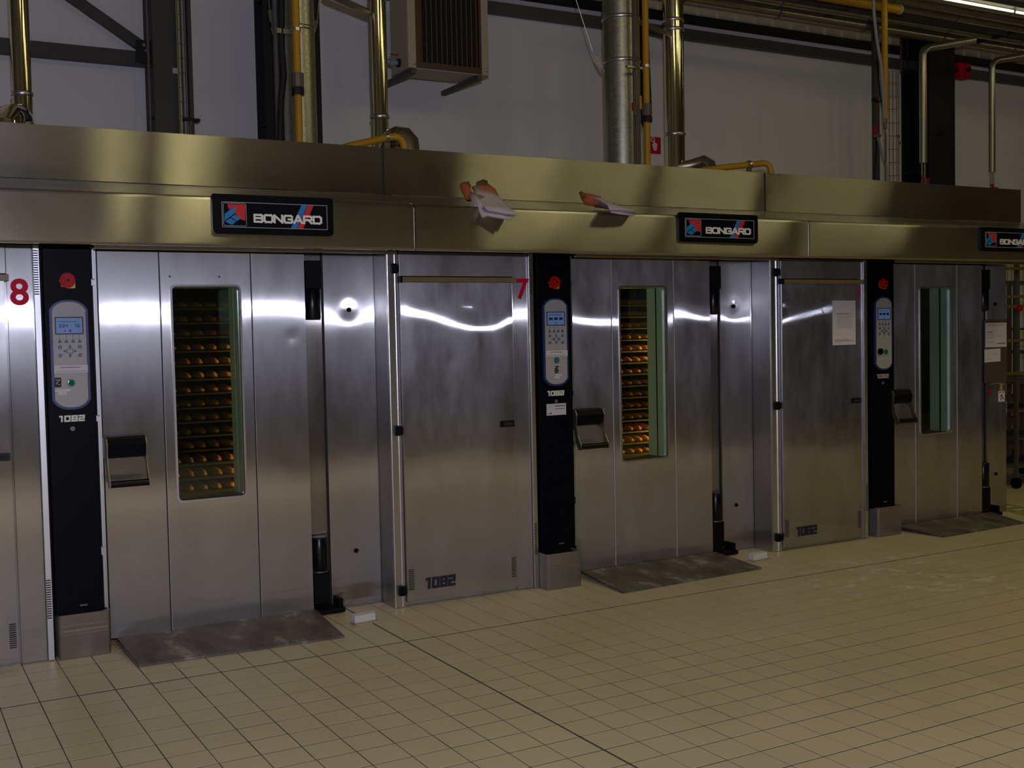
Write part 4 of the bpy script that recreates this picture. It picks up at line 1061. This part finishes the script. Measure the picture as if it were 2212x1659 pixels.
# ------------------------------------------------------------------ unit heater
HYf = 2.8
h0 = at(882, 144, HYf); h1 = at(899, 145, HYf); h2 = at(1056, 160, HYf); h3 = at(1041, 152, HYf)
zt = h0.z + .70; hb = HYf + .34; zb = h0.z - .005
T = thing('unit_heater', 'cream unit heater with dark brown grille high on the wall', 'heater', ((h0.x + h2.x) / 2, HYf + .2, zb))
mk("casing", box(B(), h0.x, h2.x, HYf + .02, hb, zb, zt, .004), M['cream'], T)
for xa_, xb_ in ((h0.x, h1.x), (h3.x, h2.x)): mk('corner_post', box(B(), xa_, xb_, HYf - .004, HYf + .02, zb, zt, .002), M['cream'], T)
mk('grille_frame', ring(B(), rect_n(h1.x, h3.x, zb + .01, zt), rect_n(h1.x + .045, h3.x - .02, zb + .055, zt - .05), HYf, HYf + .02), M['brown'], T)
mk('grille_back', box(B(), h1.x + .045, h3.x - .02, HYf + .012, HYf + .022, zb + .055, zt - .05), M['dark'], T)
for k in range(12):
    fx = h1.x + .05 + (h3.x - h1.x - .075) * k / 11.5
    mk('grille_fin', box(B(), fx, fx + .006, HYf - .002, HYf + .014, zb + .055, zt - .05), M['fin'], T)
bm = B()
for k in range(26): box(bm, h1.x + .045, h3.x - .02, HYf + .006, HYf + .012, zb + .07 + k * .022, zb + .074 + k * .022)
mk('coil_fins', bm, M['dark'], T, kind='stuff')
for px, pz in ((h1.x - .012, zb + .03), (h2.x - .02, zb + .03)):
    bm = B(); tube(bm, [(px, HYf - .007, pz), (px, HYf - .003, pz)], .005, 8); mk('screw', bm, M['dark'], T)
for fx in (h1.x - .02, h3.x - .02): mk('wall_bracket', box(B(), fx - .022, fx + .022, HYf + .0, WY, zb - .045, zb - .002, .003), M['girt'], T)
bm = B(); pc = Vector((h0.x, HYf + .17, zb + .07)); tube(bm, [pc, pc + Vector((-.02, 0, 0))], .035, 14); mk('pipe_socket', bm, M['dark'], T)
T2 = thing('heater_valve', 'grey water valve and pipe at the left of the unit heater', 'valve', pc + Vector((-.1, 0, 0)))
bm = B(); tube(bm, [pc + Vector((-.02, 0, 0)), pc + Vector((-.10, 0, .0)), pc + Vector((-.14, 0, .02)), pc + Vector((-.16, 0, .06)), (pc.x - .16, pc.y, HZ - .1)], .020, 10); mk('pipe', bm, M['cable'], T2, smooth=60)
bm = B(); tube(bm, [pc + Vector((-.05, 0, -.0)), pc + Vector((-.09, 0, 0))], .034, 10); mk('valve_body', bm, M['cable'], T2)
mk('lever', box(B(), pc.x - .10, pc.x - .03, pc.y - .05, pc.y - .04, pc.z + .05, pc.z + .058), M['redp'], T2)

# ------------------------------------------------------------------ ducts
def duct(name, label, cat, u_lo, v_lo, y, r, m, ztop=HZ - .05, bands=(), z0=2.16, group=None, lean=0.0):
    p = at(u_lo, v_lo, y)
    T = thing(name, label, cat, (p.x, y, z0), group)
    bm = B(); tube(bm, [(p.x, y, z0), (p.x, y, ztop)], r, 40); mk('pipe_wall', bm, m, T, smooth=50)
    for z in bands:
        bm = B(); tube(bm, [(p.x, y, z), (p.x, y, z + .006), (p.x, y, z + .024), (p.x, y, z + .03)], [r + .001, r + .007, r + .007, r + .001], 40); mk('joint_band', bm, M['trim'], T, smooth=50)
    return T, p
YL, YS = 1.8, 2.2
zt = lambda u, v, y: at(u, v, y).z
rL = (at(680, 250, YL).x - at(613, 250, YL).x) / 2
D1, pD1 = duct('exhaust_duct', 'large galvanised duct behind a yellow gas pipe, nearer one', 'duct', 650, 270, YL, rL, M['galv'], bands=[zt(650, 70, YL)])
rL2 = (at(1378, 280, YL).x - at(1313, 280, YL).x) / 2
D2, pD2 = duct('exhaust_duct', 'large galvanised duct left of the red wall sign, farther one', 'duct', 1345, 300, YL, rL2, M['galv'], bands=[zt(1345, 140, YL), zt(1345, 47, YL)])
rS = (at(836, 200, YS).x - at(801, 200, YS).x) / 2
zj = zt(820, 258, YS)
S_1, pS1 = duct('steam_flue', 'mirror bright flue left of the unit heater', 'flue', 821, 270, YS, rS, M['brass'], bands=[zj, zt(820, 5, YS)])
rS0 = (at(72, 150, YS).x - at(28, 150, YS).x) / 2
S_0, pS0 = duct('steam_flue', 'mirror bright flue at the left edge', 'flue', 49, 240, YS, rS0, M['brass'], bands=[zt(49, 209, YS)])
rS2 = (at(1471, 200, YS).x - at(1436, 200, YS).x) / 2
S_2, pS2 = duct('steam_flue', 'mirror bright flue right of the red wall sign', 'flue', 1458, 320, YS, rS2, M['brass'], bands=[zt(1458, 70, YS), zt(1458, 50, YS), zt(1458, 295, YS)])
# elbows
def elbow(label, pts, rs, m, loc):
    T = thing('flue_elbow', label, 'elbow', loc)
    bm = B(); tube(bm, pts, rs, 28); mk('bend', bm, m, T, smooth=40)
    return T
e = [at(830, 310, 2.0) + Vector((-.02, .1, -.15)), at(842, 302, 1.95), at(858, 296, 1.9), at(874, 298, 1.86), at(884, 310, 1.83), at(886, 335, 1.8), at(886, 380, 1.8)]
elbow('segmented mirror flue bend beside the yellow pipe on top of the nearest oven', e, [.07, .075, .078, .078, .076, .074, .074], M['brass'], (e[3].x, e[3].y, 2.2))
e = [at(48, 300, 2.1), at(44, 262, 2.0), at(36, 255, 1.9), at(22, 258, 1.8), at(16, 275, 1.7), at(14, 310, 1.7)]
elbow('mirror flue bend at the left edge on top of the oven', e, [.085, .085, .09, .09, .088, .088], M['brass'], (e[3].x, e[3].y, 2.2))
e = [at(1462, 362, 2.15), at(1490, 357, 2.1), at(1521, 348, 2.0), at(1535, 356, 1.9), at(1540, 372, 1.85)]
elbow('dull grey flue bend lying right of the farther flue', e, [.04, .046, .05, .045, .04], M['lag'], (e[2].x, e[2].y, 2.2))

# chains and turnbuckles of the ducts
def stay(label, pts, loc):
    T = thing('stay_wire', label, 'wire', loc)
    bm = B(); tube(bm, pts, .0035, 5); mk('wire', bm, M['wire'], T)
    for a, c in zip(pts[1:], pts[2:]):
        a, c = Vector(a), Vector(c); d = c - a; mid = (a + c) / 2
        bm = B(); n = Vector((.010, 0, 0)); tube(bm, [mid - d * .3 - n, mid + d * .3 - n], .0035, 5); tube(bm, [mid - d * .3 + n, mid + d * .3 + n], .0035, 5); tube(bm, [mid - d * .3 - n, mid - d * .3 + n], .0035, 5); tube(bm, [mid + d * .3 - n, mid + d * .3 + n], .0035, 5); mk('turnbuckle', bm, M['wire'], T)
stay('stay wire with turnbuckle left of the nearer big duct', [at(574, -60, 1.8), at(582, 15, 1.8), at(588, 55, 1.8), at(594, 80, 1.8)], at(594, 80, 1.8))
stay('short stay wire right of the nearer big duct', [at(692, -40, 1.8), at(686, 40, 1.8), at(677, 70, 1.8)], at(677, 70, 1.8))
stay('long slanting stay wire left of the farther big duct', [at(1225, -60, 1.8), at(1280, 110, 1.8), at(1306, 156, 1.8)], at(1306, 156, 1.8))
T = thing('pipe_clip', 'perforated clamp arm across the nearer big duct', 'bracket', at(620, 72, 1.6))
a = at(597, 66, 1.58); c = at(646, 73, 1.58); mk('arm', box(B(), a.x, c.x, 1.56, 1.585, c.z - .015, a.z + .015, .002), M['lag'], T)
T = thing('pipe_clip', 'clamp arm between the farther big duct and its gas pipe', 'bracket', at(1375, 146, 1.6))
a = at(1352, 144, 1.58); c = at(1392, 149, 1.58); mk('arm', box(B(), a.x, c.x, 1.56, 1.585, c.z - .008, a.z + .008, .002), M['lag'], T)
a = at(683, 5, 2.1); c = at(800, 14, 2.1)
T = thing('duct_strut', 'grey strut between the nearer duct and its flue', 'strut', a); mk('bar', tube(B(), [(a.x - .03, 1.85, a.z), (c.x + .02, 2.18, a.z)], .028, 4), M['lag'], T)
a = at(1380, 62, 2.1); c = at(1442, 68, 2.1)
T = thing('duct_strut', 'grey strut between the farther duct and its flue', 'strut', a); mk('bar', tube(B(), [(pD2.x + .10, 1.85, a.z), (pS2.x, 2.18, a.z)], .020, 4), M['lag'], T)
# slim pipes hugging the big ducts
p = at(599, 200, 1.62); bm = B(); tube(bm, [(p.x, 1.62, 2.16), (p.x, 1.62, HZ - .1)], .018, 10); mk('thin_pipe', bm, M['girt'], label='thin dark pipe in front of the nearer duct, at its left', cat='pipe', smooth=60)
bm = B(); pp = [at(608, -80, 1.58), at(608, 100, 1.58), at(613, 165, 1.58), at(607, 215, 1.58), at(604, 330, 1.58)]; tube(bm, pp, .022, 10); mk('black_cable', bm, M['dark'], label='thick black cable bulging beside the nearer duct', cat='cable', smooth=60)
bm = B(); pp = [at(1366, -80, 1.6), at(1368, 60, 1.6), at(1370, 200, 1.6), at(1373, 380, 1.6)]; tube(bm, pp, .012, 10); mk('thin_pipe', bm, M['girt'], label='thin dark pipe in front of the farther duct, with a red valve lever', cat='pipe', smooth=60)
p = at(1373, 240, 1.57); T = thing('water_valve', 'small valve with red lever before the farther duct', 'valve', p)
bm = B(); tube(bm, [p + Vector((0, 0, .04)), p + Vector((0, 0, -.04))], .018, 10); mk('valve_body', bm, M['valve'], T)
q = at(1366, 230, 1.55); mk('lever', box(B(), q.x - .006, q.x + .006, 1.54, 1.55, q.z - .035, q.z + .03), M['redp'], T)

# gas pipes
def gas(label, u, v, y, valve_v, lever=None, cat='gas pipe'):
    p = at(u, v, y); T = thing('gas_pipe', label, cat, (p.x, y, 2.2), 'yellow gas pipes')
    r = .0255; zv = zt(u, valve_v, y)
    bm = B(); tube(bm, [(p.x, y, 2.16), (p.x, y, HZ - .1)], r, 16); mk('pipe', bm, M['gas'], T, smooth=50)
    bm = B(); tube(bm, [(p.x, y, zv - .055), (p.x, y, zv - .05), (p.x, y, zv + .04), (p.x, y, zv + .045)], [r, r + .014, r + .014, r], 10); mk('valve_body', bm, M['valve'], T)
    bm = B(); tube(bm, [(p.x, y, zv - .10), (p.x, y, zv - .055)], r + .018, 8); mk('union_nut', bm, M['dark'], T)
    bm = B(); zc = zt(u, 68 if u < 1000 else 146, y); tube(bm, [(p.x, y, zc), (p.x, y, zc + .02)], r + .006, 16); mk('pipe_clamp', bm, M['trim'], T)
    if lever:
        q = at(*lever, y - .04); mk('lever', box(B(), q.x - .009, q.x + .009, y - .05, y - .04, q.z - .05, q.z + .05, .002), M['gas'], T)
gas('vertical yellow gas pipe in front of the nearer big duct', 645, 250, 1.50, 172)
gas('vertical yellow gas pipe right of the farther big duct', 1397, 250, 1.50, 236, (1383, 222))
def gas_branch(label, pts, clamp):
    T = thing('gas_pipe', label, 'gas pipe', pts[-1], 'yellow gas pipes')
    bm = B(); tube(bm, pts, .0255, 16); mk('pipe', bm, M['gas'], T, smooth=50)
    c = clamp; bm = B(); d = Vector((.012, 0, .003)); tube(bm, [c - d, c + d], .034, 16); mk('pipe_clamp', bm, M['trim'], T)
    mk('clamp_foot', box(B(), c.x - .02, c.x + .02, c.y - .01, c.y + .01, 2.15, c.z - .03), M['valve'], T)
P0 = at(700, 332, 1.7); P1 = at(760, 314, 1.6); P2 = at(835, 298, 1.45); P3 = at(862, 290, 1.4)
gas_branch('yellow gas branch with an elbow on top of the nearest oven', [P0, P1, P2] + arc(P2, P3 + Vector((.03, 0, .01)), P3 + Vector((.035, 0, -.09)), 6) + [(P3.x + .035, P3.y, 2.152)], P2 + (P1 - P2) * .0)
P0 = at(1500, 372, 1.7); P1 = at(1560, 362, 1.6); P2 = at(1640, 354, 1.45); P3 = at(1658, 349, 1.4)
gas_branch('yellow gas branch with an elbow on top of the middle oven', [P0, P1, P2] + arc(P2, P3 + Vector((.03, 0, .01)), P3 + Vector((.035, 0, -.09)), 6) + [(P3.x + .035, P3.y, 2.152)], at(1618, 356, 1.48))

# ------------------------------------------------------------------ overhead pipe bundle at the upper right
PX0 = at(1420, 0, 3).x
bundle = [(3.05, at(2000, 76, 3.05).z, .065, 'lag', 'thick lagged pipe, lowest of the overhead bundle'), (2.80, at(2000, 55, 2.80).z, .045, 'lag', 'second lagged pipe from the bottom of the overhead bundle'),
          (2.60, at(2000, 40, 2.60).z, .038, 'beam', 'dark pipe between the lagged pipes of the overhead bundle'), (2.35, at(2000, 26, 2.35).z, .045, 'lag', 'third lagged pipe of the overhead bundle'),
          (2.10, at(2000, 8, 2.10).z, .050, 'lag', 'fourth lagged pipe of the overhead bundle'), (1.72, at(2000, -12, 1.72).z, .055, 'lag', 'topmost lagged pipe of the overhead bundle')]
for y, z, r, m, lab in bundle:
    x0 = at(1380, 0, y).x if y > 2.5 else 7.0
    T = thing('overhead_pipe', lab, 'pipe', (x0, y, z), 'pipes of the overhead bundle')
    bm = B(); tube(bm, [(x0, y, z), (HX1 - .02, y, z)], r, 24); mk('pipe_wall', bm, M[m], T, smooth=50)
    xx = x0 + .5
    while xx < HX1 - .3: bm = B(); tube(bm, [(xx, y, z), (xx + .02, y, z)], r + .004, 20); mk('jacket_band', bm, M['girt'], T, smooth=50); xx += 1.2
a = at(1790, -6, 2.0); c = at(1941, 20, 2.0)
T = thing('overhead_pipe', 'short yellow pipe with a capped end among the overhead pipes', 'pipe', (a.x, 2.0, a.z)); bm = B(); tube(bm, [(a.x - 1.5, 2.0, c.z), (c.x, 2.0, c.z)], .042, 20); mk('pipe_wall', bm, M['gas'], T, smooth=50)
bm = B(); tube(bm, [(c.x, 2.0, c.z), (c.x + .02, 2.0, c.z)], .046, 20); mk('end_cap', bm, M['cream'], T)
for u, v in ((1775, 24), (2092, 84)):
    p = at(u, v, 3.1) - Vector((0, 0, .05)); T = thing('pipe_hanger', 'dark cross bar carrying the overhead pipes, %s one' % ('left' if u < 2000 else 'right'), 'bracket', p)
    mk('cross_bar', box(B(), p.x - .025, p.x + .025, 1.7, 3.15, p.z - .03, p.z + .01), M['dark'], T)
    for y, z, r, m, lab in bundle:
        if z + r > p.z: 
            bm = B(); tube(bm, [(p.x, y - r - .01, p.z), (p.x, y - r - .01, HZ - .02)], .006, 6); mk('hanger_rod', bm, M['dark'], T)
# lit fluorescent strip under the roof at the upper right
lz = at(2120, 12, 1.5).z
T = thing('strip_lamp', 'lit fluorescent strip lamp above the overhead pipes', 'lamp', (9, 1.5, lz))
mk('lamp_housing', box(B(), at(1960, 0, 1.5).x, HX1 - .5, 1.44, 1.56, lz + .025, lz + .08), M['beam'], T)
lm = mat('lamp_tube_glow', (.9, .9, .8), .5, emit=(1.0, .93, .55), es=5.0)
xx = at(1960, 0, 1.5).x
while xx < HX1 - 1.8:
    bm = B(); tube(bm, [(xx, 1.5, lz), (xx + 1.45, 1.5, lz)], .011, 12); mk('lamp_tube', bm, lm, T, smooth=50); xx += 1.5

# lagged drops with red valves
def drop(u, vtop, vbot, y, r, label, dirx, zb_):
    p = at(u, 250, y); T = thing('lagged_drop_pipe', label, 'pipe', (p.x, y, zt(u, vbot, y)))
    z1 = zt(u, vtop, y); z0 = zt(u, vbot, y)
    bm = B(); tube(bm, [(p.x, y, z0), (p.x, y, z1 - .08)] + arc((p.x, y, z1 - .06), (p.x, y, z1), (p.x + .08, y - .0, z1 + .03), 5) + [(p.x + dirx, y - .25, z1 + .10)], r, 18); mk('jacket', bm, M['lag'], T, smooth=50)
    for dx in (-.02, .022):
        bm = B(); tube(bm, [(p.x + dx, y, 0.0), (p.x + dx, y, z0 + .02)], .008, 8); mk('bare_pipe', bm, M['wire'], T, smooth=60)
    zv = z0 - .16
    for dx, dz in ((-.03, .0), (.035, -.03)):
        bm = B(); tube(bm, [(p.x + dx * .6, y - .01, zv + dz + .03), (p.x + dx * .6, y - .01, zv + dz - .03)], .017, 8); mk('valve_body', bm, M['valve'], T)
        mk('red_lever', box(B(), p.x + dx - .008, p.x + dx + .008, y - .04, y - .03, zv + dz - .07, zv + dz + .03, .002), M['redp'], T, label='red lever')
drop(1994, 108, 352, 2.6, .040, 'lagged vertical pipe left of the right hand wall column', .5, 2)
drop(2143, 135, 372, 2.6, .034, 'lagged vertical pipe at the far right of the wall', .5, 2)

# cable riser at u 1885-1950
p0 = at(1893, 250, 2.95)
mk('cable_riser', box(B(), p0.x - .035, p0.x + .035, 2.935, 2.98, 0.0, HZ - .05, .003), M['beam'], label='narrow dark riser post behind the right hand yellow pipe', cat='post')
bm = B(); tube(bm, [at(1885, -60, 1.8), at(1887, 20, 1.8), at(1893, 80, 1.83), at(1903, 140, 1.85), at(1908, 200, 1.85), at(1909, 250, 1.87), at(1910, 262, 1.9)], .014, 10); mk('white_cable', bm, M['cable'], label='pale curved cable hanging beside the right hand yellow pipe', cat='cable', smooth=60)
bm = B(); tube(bm, [at(1896, 296, 2.93), at(1905, 330, 2.7), at(1916, 365, 2.7), (at(1920, 400, 2.7).x, 2.7, 0.01)], .014, 10); mk('white_cable', bm, M['cable'], label='short pale cable curving down under the right hand yellow pipe', cat='cable', smooth=60)
bm = B(); tube(bm, [at(1894, 300, 2.93), at(1893, 330, 2.8), at(1889, 370, 2.8), (at(1886, 400, 2.8).x, 2.8, 0.01)], .011, 8); mk('black_cable', bm, M['dark'], label='thin black cable curving left of the riser post', cat='cable', smooth=60)
bm = B(); tube(bm, [at(1894, 130, 2.93), at(1901, 200, 2.75), at(1913, 290, 2.75), (at(1917, 400, 2.75).x, 2.75, 0.01)], .008, 8); mk('black_cable', bm, M['dark'], label='thin black cable between riser post and wire tray', cat='cable', smooth=60)
g1 = at(1912, 258, 1.9)
T = thing('gas_pipe', 'yellow gas drop at the right, ending above the oven roof', 'gas pipe', (g1.x, 1.9, g1.z), 'yellow gas pipes')
bm = B(); tube(bm, [(g1.x, 1.9, g1.z), (g1.x, 1.9, HZ - .1)], .0285, 16); mk('pipe', bm, M['gas'], T, smooth=50)
bm = B(); tube(bm, [(g1.x, 1.9, g1.z - .09), (g1.x, 1.9, g1.z)], .018, 10); tube(bm, [(g1.x, 1.9, 0.0), (g1.x, 1.9, g1.z - .09)], .006, 8); mk('valve_body', bm, M['valve'], T)
T = thing('wire_tray', 'wide wire mesh tray climbing the wall right of the yellow gas drop', 'cable tray', at(1930, 400, 2.9))
bm = B()
for u in (1921, 1929, 1937, 1941): p = at(u, 250, 2.9); tube(bm, [(p.x, 2.9, 0.0), (p.x, 2.9, zt(u, 152, 2.9))], .0045, 5)
mk('long_wire', bm, M['wire'], T)
bm = B(); zz = 2.5; xa = at(1918, 250, 2.9).x; xb = at(1943, 250, 2.9).x
while zz < zt(1930, 152, 2.9): tube(bm, [(xa, 2.9, zz), (xb, 2.9, zz + .01)], .004, 5); zz += .14
mk('cross_wires', bm, M['wire'], T, kind='stuff')
for u, v, lb in ((1941, 298, 'upper'), (1943, 312, 'lower')):
    p = at(u, v, 2.88); bm = B(); tube(bm, [p, p + Vector((0, 0, .03))], .014, 8); mk('tray_clip', bm, M['polish'], T)
p = at(1889, 217, 2.95); T = thing('riser_lamp', 'small dark fitting with a bright tip on the riser post', 'fitting', p)
mk('arm', box(B(), p.x - .06, p.x + .05, 2.91, 2.9345, p.z - .018, p.z + .018), M['dark'], T); mk('tip', box(B(), p.x + .0, p.x + .03, 2.895, 2.91, p.z - .012, p.z + .012), M['polish'], T)
p = at(1893, 283, 2.92); T = thing('riser_valve', 'small red lever valve on the riser post', 'valve', p); mk('red_lever', box(B(), p.x - .04, p.x - .015, 2.9, 2.92, p.z - .05, p.z + .05, .002), M['redp'], T); mk('valve_body', box(B(), p.x - .02, p.x + .05, 2.9, 2.9345, p.z - .06, p.z - .03, .004), M['polish'], T)
for u, m, lb in ((1946, 'redp', 'thin red drop rod left of the right hand column'), (1960, 'dark', 'thin dark drop rod left of the right hand column')):
    p = at(u, 100, 3.3); bm = B(); tube(bm, [(p.x, 3.3, zt(u, 158, 3.3)), (p.x, 3.3, HZ - .1)], .011, 8); mk('drop_rod', bm, M[m if m == 'dark' else 'brown'], label=lb, cat='rod')

# ------------------------------------------------------------------ gear beyond the end of the oven row
def trolley(x, y, w_, d, h, n, label, tilt_=0.0):
    T = thing('tray_trolley', label, 'trolley', (x, y, 0), 'trolleys past the end of the oven row')
    for sx in (-1, 1):
        for sy in (-1, 1):
            mk('post', box(B(), x + sx * w_ / 2 - .015, x + sx * w_ / 2 + .015, y + sy * d / 2 - .015, y + sy * d / 2 + .015, .10, h), M['rack'], T)
            bm = B(); tube(bm, [(x + sx * w_ / 2 - .015, y + sy * d / 2, .05), (x + sx * w_ / 2 + .015, y + sy * d / 2, .05)], .05, 12); mk('caster', bm, M['blackm'], T)
    for k in range(n):
        z = .18 + (h - .2) * k / (n - 1)
        mk('shelf', ringz(x - w_ / 2, x + w_ / 2, y - d / 2, y + d / 2, z, z + .02, lid=True), M['rack' if k % 2 else 'girt'], T)
trolley(9.3, 1.15, .9, .6, .95, 4, 'low dark trolley past the end of the ovens')
trolley(10.6, 2.2, .9, .6, 1.9, 8, 'tall dark tray trolley in the far right corner')
T = thing('guard_frame', 'tall dark mesh frame with yellow rails past the end of the ovens', 'frame', (9.9, 1.9, 0))
for xx in (9.2, 10.1, 11.4): mk('post', box(B(), xx - .02, xx + .02, 1.75, 1.79, 0, 2.2), M['girt'], T)
for zz in (1.28, 1.62, 1.72, 2.0, .95): mk('rail', box(B(), 9.0, 12.5, 1.73, 1.75, zz, zz + .03), mat('rail_olive', (.16, .13, .04), .5), T)
bm = B(); xx = 9.05
while xx < 12.4: box(bm, xx, xx + .004, 1.765, 1.769, .1, 2.1); xx += .06
mk('mesh_wires', bm, M['rack'], T, kind='stuff')
p = at(2203, 666, 1.7); bm = B(); tube(bm, [(p.x, 1.69, p.z), (p.x, 1.73, p.z)], .03, 12); mk('red_button', bm, M['red'], T, label='red button')
